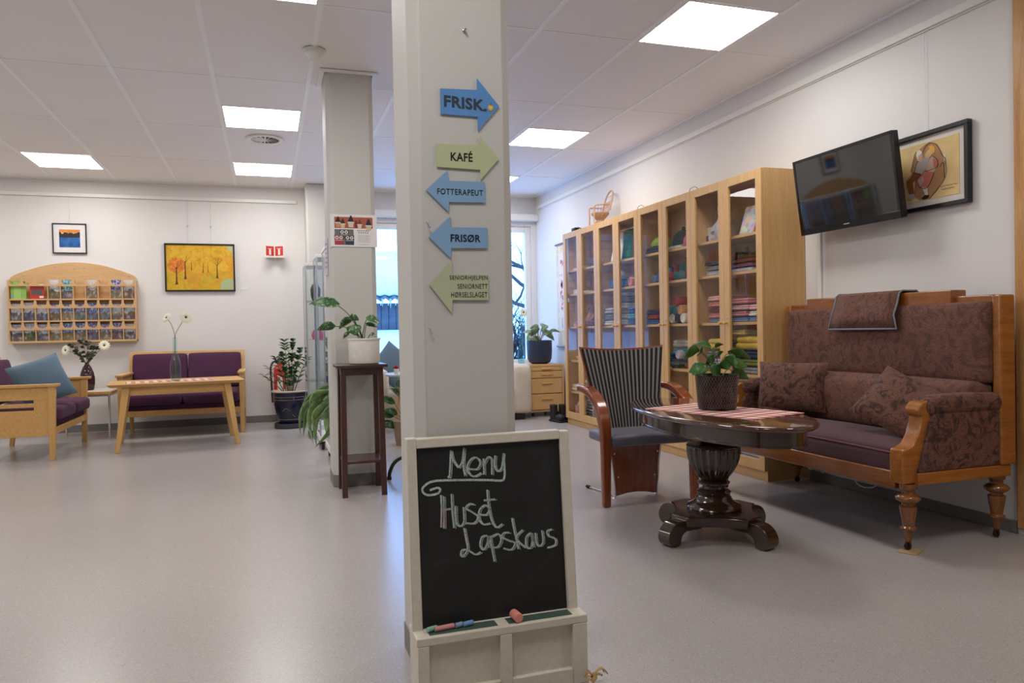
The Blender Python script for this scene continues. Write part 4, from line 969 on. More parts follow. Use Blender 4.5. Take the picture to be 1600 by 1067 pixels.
def roll(k, s, y, c, pos, z=0, r=.040, x=3.11, l=.11):
    prof = [(0, 0), (r * .5, .004), (r * .52, .002), (r * .85, .0), (r, .010), (r, l - .01), (r * .85, l), (0, l)]
    o = MB().lathe(prof, 16).xf(Matrix.Rotation(PI / 2, 4, 'Y')).build('rolled_socks', KN(*c)); o.location = (x - l / 2, CY0 + k * CW + YP(k, y, 2 * r), SHZ[s] + z + r + .0012)
    return tag(o, '%s rolled socks %s, %s, %s' % (cname(c), pos, SN[s], UN[k]), 'socks', 'rolled socks in the cabinets')
def hat(k, s, y, c, pos, r=.075, z=0, x=3.15, h=.09):
    prof = [(r, 0), (r * 1.06, .01), (r * 1.06, .028), (r, .032), (r * .92, h * .6), (r * .6, h * .88), (r * .2, h), (0, h)]
    t = thing('knitted_hat', '%s knitted hat %s, %s, %s' % (cname(c), pos, SN[s], UN[k]), 'hat', (x, CY0 + k * CW + YP(k, y, 2 * r), SHZ[s] + z + .0006))
    MB().lathe(prof, 24).build('crown', KN(*c), t); MB().lathe([(0, h - .004), (.012, h), (.016, h + .012), (.01, h + .024), (0, h + .027)], 12).build('bobble', KN(*c), t)
    return t
# cabinet nearest the sofa
stack(0, 3, .57, .27, [(120, 138, 170), (214, 132, 132), (112, 42, 62), (214, 132, 132), (232, 180, 170)], [.025, .034, .03, .034, .034], 'wide pink')
stack(0, 3, .335, .19, [(120, 138, 170), (214, 132, 132), (232, 180, 170), (214, 132, 132)], [.03, .034, .034, .036], 'rounded middle'); stack(0, 3, .155, .14, [(120, 138, 170), (228, 214, 196), (232, 180, 170)], [.028, .034, .034], 'narrow near')
stack(0, 2, .60, .26, [(142, 142, 142), (196, 190, 200), (142, 142, 142)], [.04, .045, .045], 'grey'); folded(0, 2, .60, .25, .075, (216, 186, 92), 'yellow sweater crowning the grey pile', .17, 3.125, SHZ[2] + .158)
stack(0, 2, .27, .30, [(142, 142, 142), (118, 124, 60), (38, 46, 84)], [.045, .045, .045], 'dark')
folded(0, 2, .255, .26, .09, (206, 168, 60), 'plump patterned sweater on the dark pile', .17, 3.125, SHZ[2] + .160); folded(0, 2, .35, .15, .035, (216, 186, 92), 'small piece topping the mustard sweater', .16, 3.125, SHZ[2] + .260)
stack(0, 4, .60, .26, [(196, 190, 200), (142, 142, 142), (70, 68, 72)], .028, 'left'); stack(0, 4, .32, .30, [(196, 190, 200), (120, 70, 120), (112, 42, 62)], .022, 'thin purple'); hat(0, 4, .26, (84, 64, 40), 'lying on the thin purple pile', .065, .094, 3.16, .05); hat(0, 4, .395, (70, 68, 72), 'beside the brown hat', .055, .094, 3.16, .055)
def plainbox(name, label, cat, x0, x1, y0, y1, z0, z1, c, rough=.6, **kw): return tag(rel0(name, x0, x1, y0, y1, z0, z1, PL(*c, rough)), label, cat)
def rel0(name, x0, x1, y0, y1, z0, z1, mat):
    cx, cy = (x0 + x1) / 2, (y0 + y1) / 2
    o = B(x0 - cx, x1 - cx, y0 - cy, y1 - cy, 0, z1 - z0).build(name, mat, None, bev=.002); o.location = (cx, cy, z0); return o
t = thing('price_sign', 'orange square sign with a white zero standing in the cabinet nearest the sofa', 'sign', (3.24, 4.70, SHZ[4] + .001))
B(-.004, .004, -.058, .058, .09, .20).build('card', PL(206, 96, 44), t); B(-.003, .003, -.006, .006, 0, .09).build('post', M['steel'], t); B(-.03, .03, -.04, .04, 0, .004).build('foot', M['steel'], t)
zr = [(.018 * math.cos(a * PI / 10), .145 + .032 * math.sin(a * PI / 10)) for a in range(20)]
zi = [(.008 * math.cos(a * PI / 10), .145 + .020 * math.sin(a * PI / 10)) for a in range(20)]
MB().add([(-.0046, p[0], p[1]) for p in zr] + [(-.0046, p[0], p[1]) for p in zi], [(i, (i + 1) % 20, 20 + (i + 1) % 20, 20 + i) for i in range(20)]).build('zero', PL(236, 224, 206), t, smooth=False)
def soft_toy(label, y, z, body, s=1.0):
    t = thing('soft_toy', label, 'toy', (3.14, y, z + .0006))
    MB().lathe([(0, 0), (.05 * s, .0), (.066 * s, .03 * s), (.062 * s, .08 * s), (.045 * s, .13 * s), (.03 * s, .15 * s), (0, .155 * s)], 20).build('body', body, t)
    MB().lathe([(0, 0), (.03 * s, .006 * s), (.044 * s, .035 * s), (.038 * s, .065 * s), (.018 * s, .08 * s), (0, .083 * s)], 20, (-.006, 0, .142 * s)).build('head', body, t)
    for q in (-1, 1):
        MB().lathe([(0, -.012), (.014, -.008), (.017, 0), (.012, .01), (0, .013)], 12, (-.0, q * .03 * s, .212 * s)).build('ear', body, t)
        MB().lathe([(0, -.006), (.012, -.003), (.013, .001), (.008, .006), (0, .007)], 12).xf(Matrix.Translation((-.042 * s, q * .017 * s, .186 * s)) @ Matrix.Rotation(-PI / 2, 4, 'Y')).build('eye_patch', KN(34, 34, 38), t)
        MB().tube(spline([(0, q * .05 * s, .12 * s), (-.03 * s, q * .066 * s, .08 * s), (-.05 * s, q * .05 * s, .05 * s)], 4), .017 * s, 8).build('paw', body, t)
        MB().tube([(-.02 * s, q * .045 * s, .02 * s), (-.075 * s, q * .05 * s, .02 * s)], .02 * s, 8).build('leg', body, t)
    MB().lathe([(0, 0), (.007, .002), (.006, .007), (0, .008)], 10).xf(Matrix.Translation((-.046 * s, 0, .172 * s)) @ Matrix.Rotation(-PI / 2, 4, 'Y')).build('nose', KN(34, 34, 38), t)
    return t
soft_toy('grey knitted bear with dark eyes on the top shelf nearest the sofa', 4.585, SHZ[5], KN(196, 190, 200), 1.2)
t = thing('knitting_leaflets', 'leaning stack of patterned knitting leaflets on the top shelf nearest the sofa', 'leaflets', (3.10, 4.245, SHZ[5]))
pm = NT('patchwork_print'); co = pm.coord((1, 1, 1)); v = pm.node('ShaderNodeTexVoronoi'); v.inputs['Scale'].default_value = 34; pm.link(co, v.inputs['Vector']); pm.set(pm.mix(.55, v.outputs['Color'], srgb(206, 198, 192)), .6); M['patch'] = pm.m
for i in range(4):
    B(-.004, .004, -.075, .075, 0, .20 - .012 * i).xf(Matrix.Translation((-.03 + i * .020, 0, .002)) @ Matrix.Rotation(.30, 4, 'Y')).build('leaflet', M['patch'] if i == 0 else PL(214, 208, 204), t)
t = thing('name_card', 'small white table card on thin legs on the top shelf nearest the sofa', 'card', (3.12, 4.725, SHZ[5] + .001))
B(-.003, .003, -.052, .052, .055, .115).build('card', PL(226, 222, 216), t); B(-.02, .02, -.045, -.04, 0, .056).build('leg', M['steel'], t); B(-.02, .02, .04, .045, 0, .056).build('leg', M['steel'], t)
stack(0, 0, .55, .30, [(120, 138, 170), (228, 214, 196)], .05, 'bottom left'); stack(0, 0, .20, .28, [(196, 190, 200), (70, 68, 72)], .05, 'bottom right'); stack(0, 1, .50, .28, [(142, 142, 142), (206, 96, 132)], .05, 'mixed')
# second cabinet
folded(1, 5, .17, .22, .025, (232, 228, 218), 'spread flat by the bag'); hat(1, 5, .18, (40, 62, 56), 'resting on the white knit', .085, .034, 3.15, .12); folded(1, 5, .52, .22, .05, (38, 46, 84), 'under the lime hat'); hat(1, 5, .52, (182, 206, 90), 'on the navy knit', .085, .060, 3.15, .085)
hat(1, 5, .04, (206, 96, 132), 'beside the dark green hat', .035, 0, 3.1, .10)
for i, (y, c, p) in enumerate(((.275, (176, 60, 56), 'standing left of the teal one'), (.19, (60, 118, 124), 'between red and plum'), (.105, (60, 118, 124), 'next to the plum one'), (.02, (112, 42, 62), 'nearest the door edge'))): sock(1, 4, y, c, p, .14)
hat(1, 4, .20, (206, 168, 60), 'behind the teal socks', .036, 0, 3.258, .16); hat(1, 4, .31, (84, 64, 40), 'behind the red sock', .036, 0, 3.258, .18)
for i in range(3): sock(1, 4, .37 + i * .088, (60, 104, 168) if i % 2 else (120, 138, 170), ['first', 'second', 'last'][i] + ' of the blue row', .12)
rc = [(232, 228, 218), (34, 34, 38), (232, 228, 218), (60, 118, 124), (214, 150, 96), (34, 34, 38)]
for i in range(4): roll(1, 3, .06 + i * .082, rc[i], ['at the right end', 'second from the right', 'third from the right', 'at the left end'][i] + ' of the lower row')
for i in range(3): roll(1, 3, .10 + i * .082, [(214, 150, 96), (60, 118, 124), (60, 118, 124)][i], ['right', 'middle', 'left'][i] + ' in the second row', .066)
roll(1, 3, .17, (176, 60, 56), 'alone on top of the heap', .132); stack(1, 3, .56, .2, [(60, 104, 168), (176, 60, 56), (38, 46, 84)], .035, 'blue and red')
stack(1, 2, .20, .26, [(214, 150, 96), (34, 34, 38), (92, 170, 190), (232, 228, 218)], [.04, .05, .05, .055], 'striking', .15, 3.195)
roll(1, 2, .12, (34, 34, 38), 'front of the striking pile, low', .0, .036, 3.06, .05); roll(1, 2, .20, (70, 68, 72), 'front of the striking pile, middle', .0, .036, 3.06, .05); roll(1, 2, .11, (196, 190, 200), 'front of the striking pile, raised', .072, .036, 3.06, .05)
stack(1, 2, .56, .26, [(38, 46, 84), (60, 104, 168)], .05, 'navy'); stack(1, 1, .25, .3, [(70, 68, 72), (196, 190, 200), (142, 142, 142)], .045, 'grey mixed'); stack(1, 0, .3, .3, [(70, 68, 72), (142, 142, 142)], .05, 'bottom')
# third cabinet
def shawl(label, y, c1, c2):
    t = thing('knitted_shawl', label, 'shawl', (3.14, y, SHZ[5]))
    for i, (c, dy, w) in enumerate(((c1, .11, .20), (c2, -.07, .14))):
        vs = []; n = 8
        for j in range(n + 1):
            v = j / n
            for k in range(9):
                u = k / 8 - .5; vs.append((-.02 - .05 * (1 - v) + .012 * math.sin(k * 1.7 + i), dy + u * w * (1.25 - .55 * v) + .02 * v, .003 + v * .27))
        mb = MB().add(vs, [(j * 9 + k, j * 9 + k + 1, j * 9 + k + 10, j * 9 + k + 9) for j in range(n) for k in range(8)])
        solid(mb.build('hanging_fold', KN(*c), t), .012)
    MB().tube([(-.01, -.16, .285), (-.01, .22, .285)], .012, 8).build('hanging_rod', M['oak'], t)
    return t
shawl('white and emerald knitted shawl hung on a rod in the third cabinet', 5.625 + .46, (232, 228, 218), (28, 140, 96))
for i, (y, c, z) in enumerate(((.46, (60, 104, 168), 0), (.36, (92, 170, 190), 0), (.26, (60, 104, 168), 0), (.16, (60, 118, 124), 0), (.08, (214, 132, 132), 0), (.31, (232, 228, 218), .075))): roll(2, 4, y, c, ['leftmost', 'second from the left', 'in the middle', 'right of the middle', 'rightmost', 'resting on top'][i], z, .042, 3.10, .09)
stack(2, 3, .26, .225, [(232, 228, 218), (228, 214, 196), (216, 186, 92), (232, 228, 218), (142, 142, 142), (232, 228, 218)][:5], [.05, .045, .03, .055, .04], 'tall white'); folded(2, 3, .27, .25, .03, (232, 228, 218), 'extra piece capping the tall white pile', .17, 3.125, SHZ[3] + .262)
stack(2, 3, .06, .10, [(60, 104, 168), (92, 170, 190), (60, 104, 168)], .045, 'blue checked', .12, 3.1); stack(2, 3, .60, .155, [(228, 214, 196), (142, 142, 142), (196, 190, 200)], [.045, .05, .05], 'left grey')
stack(2, 2, .3, .3, [(232, 228, 218), (120, 138, 170)], .05, 'pale'); stack(2, 1, .3, .3, [(228, 214, 196), (214, 132, 132)], .05, 'pale pink')
# far cabinet
soft_toy('small doll like knitted figure with purple skirt in the far cabinet', CY0 + 3 * CW + .46, SHZ[3], KN(206, 150, 130), .95)
folded(3, 3, .07, .10, .05, (120, 70, 120), 'beside the doll', .12, 3.09); folded(3, 3, .385, .09, .05, (206, 96, 132), 'left of the doll', .12, 3.09)
for i, (s, y, w) in enumerate(((5, .62, .12), (5, .40, .10), (4, .60, .10), (4, .26, .12), (3, .58, .11))):
    o = B(-.035, .035, -w / 2, w / 2, 0, .02 + .012 * (i % 3)).build('white_card_box', PL(226, 224, 220)); o.location = (3.1, CY0 + 3 * CW + min(.70, y + .2), SHZ[s] + .001); tag(o, 'small white card box %s on the %s of the far cabinet' % (['at the left', 'at the right', 'at the left', 'at the right', 'alone'][i], SN[s]), 'box')
o = MB().lathe([(0, 0), (.026, 0), (.03, .03), (.024, .07), (.03, .085), (.026, .085), (.02, .07), (0, .068)], 18).build('blue_jug', PL(60, 92, 140, .3)); o.location = (3.12, CY0 + 3 * CW + .34, SHZ[5] + .001); tag(o, 'small dark blue ceramic jug on the top shelf of the far cabinet', 'jug')
o = MB().lathe([(0, 0), (.05, .002), (.075, .03), (.08, .04), (.074, .04), (.05, .012), (0, .01)], 22).build('bowl', PL(222, 208, 186, .4)); o.location = (3.13, CY0 + 3 * CW + .68, SHZ[2] + .0005); tag(o, 'cream bowl on the third lowest shelf of the far cabinet', 'bowl')
folded(3, 2, .22, .2, .07, (120, 170, 214) if False else (120, 138, 170), 'bulky piece'); folded(3, 1, .55, .16, .07, (228, 214, 196), 'loose piece'); folded(3, 1, .24, .26, .05, (176, 60, 56), 'bright piece under the cream one'); folded(3, 1, .24, .24, .06, (228, 214, 196), 'piece on the red one', .17, 3.125, SHZ[1] + .060)
t = thing('knitting_basket', 'round pink lined basket on the bottom shelf of the far cabinet', 'basket', (3.14, CY0 + 3 * CW + .68, SHZ[0] - .014))
MB().lathe([(0, 0), (.095, 0), (.10, .02), (.105, .12), (.10, .12), (.09, .03), (0, .02)], 24).build('shell', KN(206, 150, 150), t); MB().lathe([(0, .09), (.09, .10), (.07, .15), (.03, .17), (0, .175)], 18).build('contents', KN(232, 180, 170), t)
t = thing('gift_bag', 'white paper bag with black knit print on the bottom shelf of the far cabinet', 'bag', (3.08, CY0 + 3 * CW + .36, SHZ[0] - .014))
B(-.03, .03, -.085, .085, 0, .20).build('bag', PL(226, 222, 216), t, bev=.003); B(-.0315, -.030, -.070, .070, .02, .095).build('printed_field', PL(34, 36, 32), t); B(-.0315, -.030, -.070, .070, .108, .185).build('printed_field', PL(40, 48, 36), t)
for i in range(4):
    for z in (.04, .065, .128, .158): B(-.0324, -.0315, -.058 + i * .033, -.042 + i * .033, z, z + .014).build('print_mark', PL(196, 200, 176), t, smooth=False)
folded(3, 0, .30, .08, .12, (206, 96, 132), 'stuffed beside the white bag', .1, 3.1, SHZ[0] - .014)

# ------------------------------------------------------------------ on top of the cabinets
wk = thing('wicker_chair_ornament', 'miniature wicker peacock chair standing on top of the cabinets', 'ornament', (3.15, 6.70, 2.0005), math.radians(-98))
cane = plain('woven_cane', srgb(202, 164, 136), .7, 0, .15, 90, .4)
MB().lathe([(.070, 0), (.074, .006), (.052, .03), (.036, .062), (.034, .074), (.05, .095), (.088, .128), (.09, .136), (0, .138)], 22).build('hourglass_base', cane, wk)
for k in range(14):
    a = 2 * PI * k / 14; MB().tube([(.072 * math.cos(a), .072 * math.sin(a), .004), (.036 * math.cos(a + .5), .036 * math.sin(a + .5), .067), (.089 * math.cos(a + 1), .089 * math.sin(a + 1), .13)], .0032, 5).build('base_cane', cane, wk)
hoop = [(.098 * math.sin(a) * (1 + .55 * math.sin(a / 2 + 0) * 0) * (1.28 if True else 1), .02 + .095 * (z_ / .36), z_) for a, z_ in [(-PI / 2 * 1.0, .15), (-PI / 2 * 1.05, .20), (-1.35, .255), (-.95, .31), (-.5, .345), (0, .358), (.5, .345), (.95, .31), (1.35, .255), (PI / 2 * 1.05, .20), (PI / 2, .15)]]
MB().tube(spline(hoop, 4), .0085, 7).build('back_hoop', cane, wk)
for z_, hw in ((.20, .122), (.225, .122), (.25, .12), (.305, .10)):
    MB().tube([(-hw, .02 + .095 * z_ / .36, z_), (0, .03 + .095 * z_ / .36, z_), (hw, .02 + .095 * z_ / .36, z_)], .003, 5).build('back_weave', cane, wk)
for k in range(7):
    x = -.09 + k * .03; MB().tube([(x * .8, .065, .138), (x * 1.15, .075, .20), (x * 1.1, .09, .25)], .0026, 5).build('back_cane', cane, wk)
for s in (-1, 1):
    MB().tube(spline([(s * .122, .06, .205), (s * .12, .0, .205), (s * .10, -.07, .20), (s * .085, -.085, .17), (s * .08, -.085, .09), (s * .088, -.088, 0)], 5), .0075, 7).build('arm_and_leg', cane, wk)
    for k in range(4): MB().tube([(s * .118, -.05 + k * .03, .203), (s * .09, -.045 + k * .028, .137)], .0024, 5).build('arm_cane', cane, wk)
t = thing('cable_adapter', 'black power adapter with coiled cable on top of the far cabinet', 'adapter', (3.08, 7.16, 2.0005))
MB().soft((0, 0, .03), (.06, .09, .05), .012, (0, 0, 0), 6).build('adapter', M['black'], t); B(-.03, .03, -.04, .04, 0, .008).build('base', PL(206, 190, 160), t)
MB().tube(spline([(0, -.04, .03), (-.01, -.09, .045), (0, -.14, .03), (.02, -.2, .008), (.03, -.26, .012), (.02, -.30, .006)], 6), .006, 6).build('cable', M['black'], t)
MB().soft((.02, -.27, .012), (.04, .09, .022), .008, (0, 0, 0), 5).build('plug', M['black'], t)
for i, (y, lab) in enumerate(((5.62, 'thin dark wire loop on top between the second and third cabinet'), (4.80, 'thin dark wire loop on top between the first and second cabinet'))):
    o = MB().tube(spline([(0, -.05, .001), (-.01, -.035, .022), (-.012, 0, .030), (-.01, .05, .022), (0, .075, .002)], 6), .0022, 5).build('wire_loop', M['black']); o.location = (3.03, y, 2.0015); tag(o, lab, 'wire')
# ------------------------------------------------------------------ scroll on the right wall
sc = thing('wall_scroll', 'pale hanging scroll with pink blossoms on the wall beside the far cabinet', 'wall scroll', (3.318, 8.03, 1.4))
sm = NT('scroll_silk'); co = sm.coord((1, 1, 1)); n_ = sm.noise(co, 9, 3, .5, 1); sm.set(sm.ramp(n_, [(.35, srgb(214, 200, 168)), (.65, srgb(230, 220, 196))]), .8)
B(-.004, -.001, -.26, .26, -.60, .60).build('backing', sm.m, sc); B(-.0055, -.004, -.16, .20, -.42, .50).build('picture_field', PL(228, 220, 212, .8), sc)
for z in (-.605, .605): MB().tube([(-.010, -.28, z), (-.010, .28, z)], .010, 8).build('roller', M['darkwood'], sc)
rg = random.Random(11)
for k in range(26):
    y, z = rg.gauss(.10, .03), rg.uniform(-.22, .42); r = rg.uniform(.01, .026)
    MB().prism([(y + r * math.cos(a * PI / 4) * rg.uniform(.7, 1.1), z + r * math.sin(a * PI / 4) * 1.2) for a in range(8)], -.0063, -.0056, 'YZ').build('blossom', PL(*rg.choice(((206, 128, 140), (222, 166, 172), (188, 100, 112))), .8), sc, smooth=False)
for k in range(6):
    z = -.28 - .02 * k; y = .10 + rg.uniform(-.006, .006)
    mb = MB().prism([(y - .012, z), (y + .012, z + .002), (y + .010, z + .006), (y - .012, z + .005)], -.0063, -.0056, 'YZ'); mb.prism([(y - .003, z - .006), (y + .003, z - .006), (y + .002, z + .012), (y - .002, z + .012)], -.0064, -.0056, 'YZ'); mb.build('brush_character', ink, sc, smooth=False)

# ------------------------------------------------------------------ drawer unit, pot, vase, boots
dw = thing('drawer_unit', 'beech drawer unit on castors with four drawers by the window', 'drawer unit', (3.04, 8.24, 0))
bb = M['beech']
B(-.21, .21, -.27, .27, .575, .600).build('top', M['beech_x'], dw, bev=.002); B(-.21, -.19, -.27, .27, .055, .575).build('side', bb, dw, bev=.001); B(.19, .21, -.27, .27, .055, .575).build('side', bb, dw, bev=.001); B(-.19, .19, .25, .27, .055, .575).build('back', bb, dw); B(-.19, .19, -.25, .25, .055, .075).build('floor_panel', bb, dw)
for z0, z1 in ((.528, .572), (.445, .522), (.268, .438), (.082, .260)):
    d = B(-.187, .187, -.268, .2, z0, z1).build('drawer', M['beech_x'], dw, bev=.003)
    zc = z1 - (.022 if z1 - z0 < .06 else .035 if z1 - z0 < .1 else .055)
    MB().soft((0, -.280, zc), (.13, .026, .018), .008, (0, 0, 0), 6).build('handle', M['oak_x'], d)
for sx in (-1, 1):
    for sy in (-1, 1):
        MB().lathe([(0, -.012), (.022, -.012), (.025, -.008), (.025, .008), (.022, .012), (0, .012)], 16).xf(Matrix.Translation((sx * .15, sy * .2, .025)) @ Matrix.Rotation(PI / 2, 4, 'Y')).build('castor', M['rubber'], dw)
        B(sx * .15 - .016, sx * .15 + .016, sy * .2 - .012, sy * .2 + .012, .044, .056).build('castor_plate', M['steel'], dw)
np_ = thing('plant_pot', 'navy blue round-bottomed flower pot on the drawer unit', 'flower pot', (3.04, 8.2, .6005))
MB().lathe([(0, 0), (.09, 0), (.125, .018), (.142, .06), (.148, .14), (.149, .272), (.142, .274), (.138, .25), (0, .245)], 36).build('body', plain('navy_stoneware', srgb(34, 48, 72), .45), np_); MB().lathe([(0, .252), (.137, .252), (.137, .24)], 24).build('soil', M['soil'], np_)
leafy('potted_plant', 'pale mottled broad-leaved plant growing in the navy pot by the window', 'plant', (3.04, 8.2, .85), .855, LN, M['leafpale'], .004, 6, .09, 1.4, .8)
tvz = thing('glass_vase', 'tall teal glass bottle vase with narrow neck beside the navy pot', 'vase', (2.90, 8.60, .6005)) if False else thing('glass_vase', 'tall teal glass bottle vase with narrow neck beside the navy pot', 'vase', (2.885, 8.42, .6005))
MB().lathe([(0, 0), (.036, 0), (.04, .01), (.040, .10), (.034, .16), (.020, .22), (.014, .30), (.015, .42), (.018, .425)], 20).build('glass_body', M['tealglass'], tvz)
def gerbera(name, label, root, head, stem_pts, face, r=.045, mat=None, eye=None):
    t = thing(name, label, 'flower', root); h = Vector(head)
    MB().tube(spline([Vector(p) for p in stem_pts] + [h], 6), .0028, 6).build('stem', M['stem'], t)
    f = Vector(face).normalized(); q = f.to_track_quat('Z', 'Y').to_matrix().to_4x4()
    for lay in range(2):
        for k in range(14):
            a = 2 * PI * (k + .5 * lay) / 14; rr = r * (1 - .18 * lay)
            mb = MB(); leaf_mesh(mb, (.008, 0, .002 + .003 * lay), (rr, 0, .006 + .006 * lay), r * .36, (0, 1, 0), .08, .1, 0, 3)
            mb.xf(Matrix.Translation(h) @ q @ Matrix.Rotation(a, 4, 'Z')); solid(mb.build('petal', mat or M['petal'], t, ang=80), .0008)
    MB().lathe([(0, .010), (.007, .009), (.010, .005), (.010, 0)], 12).xf(Matrix.Translation(h) @ q).build('flower_eye', M['flowereye'], t)
    MB().lathe([(0, -.008), (.008, -.004), (.011, .001)], 10).xf(Matrix.Translation(h) @ q).build('calyx', M['stem'], t)
    return t
gerbera('gerbera', 'single white gerbera in the teal vase in front of the window', (2.885, 8.42, .61), (.04, 0, .60), [(0, 0, .02), (.0, 0, .3), (.01, 0, .48)], (.1, -1, .15), .055)
for i, (x, y, lab) in enumerate(((2.945, 7.47, 'left black laced boot of the pair beside the far cabinet'), (3.040, 7.45, 'right black laced boot of the pair beside the far cabinet'))):
    t = thing('boot', lab, 'boot', (x, y, 0), math.radians(10), 'pair of black boots')
    MB().soft((0, -.02, .013), (.078, .235, .024), .010, (0, 0, 0), 6).build('sole', M['rubber'], t); lm = plain('black_leather', srgb(30, 29, 30), .4) if i == 0 else bpy.data.materials['black_leather']
    MB().soft((0, -.075, .05), (.074, .125, .062), .03, (0, 0, .01), 7).build('toe', lm, t); MB().lathe([(.040, .024), (.042, .06), (.038, .10), (.040, .15), (.043, .18), (.040, .182), (.034, .15), (0, .15)], 18, (0, .045, 0), .95, 1.15).build('shaft', lm, t)
    for z in (.085, .105, .125, .145): MB().tube([(-.02, -.004 + (z - .085) * -.05, z), (.02, -.004 + (z - .085) * -.05, z + .008)], .0026, 5).build('lace', M['rubber'], t)
# ------------------------------------------------------------------ plant stand before the second column
ps = thing('plant_stand', 'tall dark brown wooden plant stand with lower shelf before the column', 'plant stand', (.548, 4.745, 0), math.radians(-1))
dk = M['darkwood']
B(-.155, .155, -.165, .165, .788, .808).build('top', dk, ps, bev=.004)
for sx in (-1, 1):
    for sy in (-1, 1):
        mb = MB(); x0, y0 = sx * .112, sy * .122; xb, yb_ = sx * .119, sy * .145
        w = .0165; mb.hexa([(xb - w, yb_ - w, 0), (xb + w, yb_ - w, 0), (xb + w, yb_ + w, 0), (xb - w, yb_ + w, 0)], [(x0 - w, y0 - w, .788), (x0 + w, y0 - w, .788), (x0 + w, y0 + w, .788), (x0 - w, y0 + w, .788)]); mb.build('leg', dk, ps, bev=.002)
for s in (-1, 1):
    B(-.112, .112, s * .122 - .008, s * .122 + .008, .742, .788).build('apron', dk, ps); B(s * .112 - .008, s * .112 + .008, -.122, .122, .742, .788).build('apron', dk, ps)
B(-.125, .125, -.142, .142, .200, .218).build('shelf', dk, ps, bev=.003)
wp_ = thing('plant_pot', 'white glossy ceramic flower pot standing on the dark plant stand', 'flower pot', (.575, 4.72, .8085))
MB().lathe([(0, 0), (.082, 0), (.092, .004), (.096, .02), (.0985, .148), (.103, .150), (.103, .160), (.095, .160), (.092, .140), (0, .138)], 40).build('body', plain('white_ceramic', srgb(232, 228, 222), .2), wp_); MB().lathe([(0, .143), (.091, .143), (.091, .136)], 24).build('soil', M['soil'], wp_)
leafy('potted_plant', 'sparse long-stalked variegated plant in the white pot on the stand', 'plant', (.575, 4.72, .945), .952, LW, M['leafvar'], .003, 9, .045, 1.25, .7)

# ------------------------------------------------------------------ poster on the second column and notice on its side
po = thing('poster', 'white shop poster with knitted gnomes and owls on the second column', 'poster', (.5515, 4.9285, 1.669))
B(-.150, .150, -.003, 0, -.105, .105).build('sheet', PL(236, 232, 230, .4), po)
def PR(x0, x1, z0, z1, c, lay, name): return B(x0, x1, -.003 - .0006 * lay, -.003 - .0006 * (lay - 1), z0, z1).build(name, PL(*c, .6), po, smooth=False)
def PP(pts, c, lay, name): return MB().prism(pts, -.003 - .0006 * lay, -.003 - .0006 * (lay - 1), 'XZ').build(name, PL(*c, .6), po, smooth=False)
PR(-.123, .122, .016, .088, (176, 92, 72), 1, 'photo_ground')
PR(-.123, -.002, -.093, .008, (112, 112, 108), 1, 'photo_ground')
def gnome(x, z, s, hatc, beard):
    PP([(x - .020 * s, z), (x + .020 * s, z), (x + .004 * s, z + .040 * s), (x - .003 * s, z + .040 * s)], hatc, 3, 'printed_hat')
    PR(x - .021 * s, x + .021 * s, z - .008 * s, z, (226, 214, 200), 3, 'printed_brim')
    PP([(x - .018 * s, z - .008 * s), (x + .018 * s, z - .008 * s), (x + .014 * s, z - .036 * s), (x - .014 * s, z - .036 * s)], beard, 2, 'printed_face')
gnome(-.100, .054, .9, (54, 34, 34), (206, 140, 110)); gnome(-.070, .046, .8, (60, 30, 32), (214, 196, 160)); gnome(-.018, .058, 1.0, (40, 36, 40), (214, 204, 190)); gnome(.038, .044, .75, (140, 52, 50), (226, 208, 180)); gnome(.096, .038, 1.0, (42, 44, 60), (220, 190, 160))
PR(.008, .022, .02, .066, (120, 44, 52), 2, 'printed_hat')
def owl(x, z, s, c, belly):
    PP([(x - .030 * s, z + .02 * s), (x - .022 * s, z + .014 * s), (x + .022 * s, z + .014 * s), (x + .030 * s, z + .02 * s), (x + .028 * s, z - .045 * s), (x - .028 * s, z - .045 * s)], c, 2, 'printed_owl')
    PP([(x - .022 * s, z - .018 * s), (x + .022 * s, z - .018 * s), (x + .026 * s, z - .045 * s), (x - .026 * s, z - .045 * s)], belly, 3, 'printed_belly'); PR(x - .024 * s, x + .024 * s, z - .02 * s, z - .016 * s, (222, 206, 200), 4, 'printed_trim')
    for q in (-1, 1):
        PP([(x + q * .0135 * s + .0115 * s * math.cos(a * PI / 6), z + .0115 * s * math.sin(a * PI / 6)) for a in range(12)], (232, 228, 220), 4, 'printed_eye'); PP([(x + q * .0135 * s + .005 * s * math.cos(a * PI / 4), z + .005 * s * math.sin(a * PI / 4)) for a in range(8)], (24, 24, 26), 5, 'printed_pupil')
owl(-.062, -.010, .98, (74, 76, 80), (74, 76, 80)); owl(-.096, -.046, .98, (166, 60, 66), (176, 58, 70)); owl(-.028, -.047, .98, (52, 56, 62), (44, 56, 88))
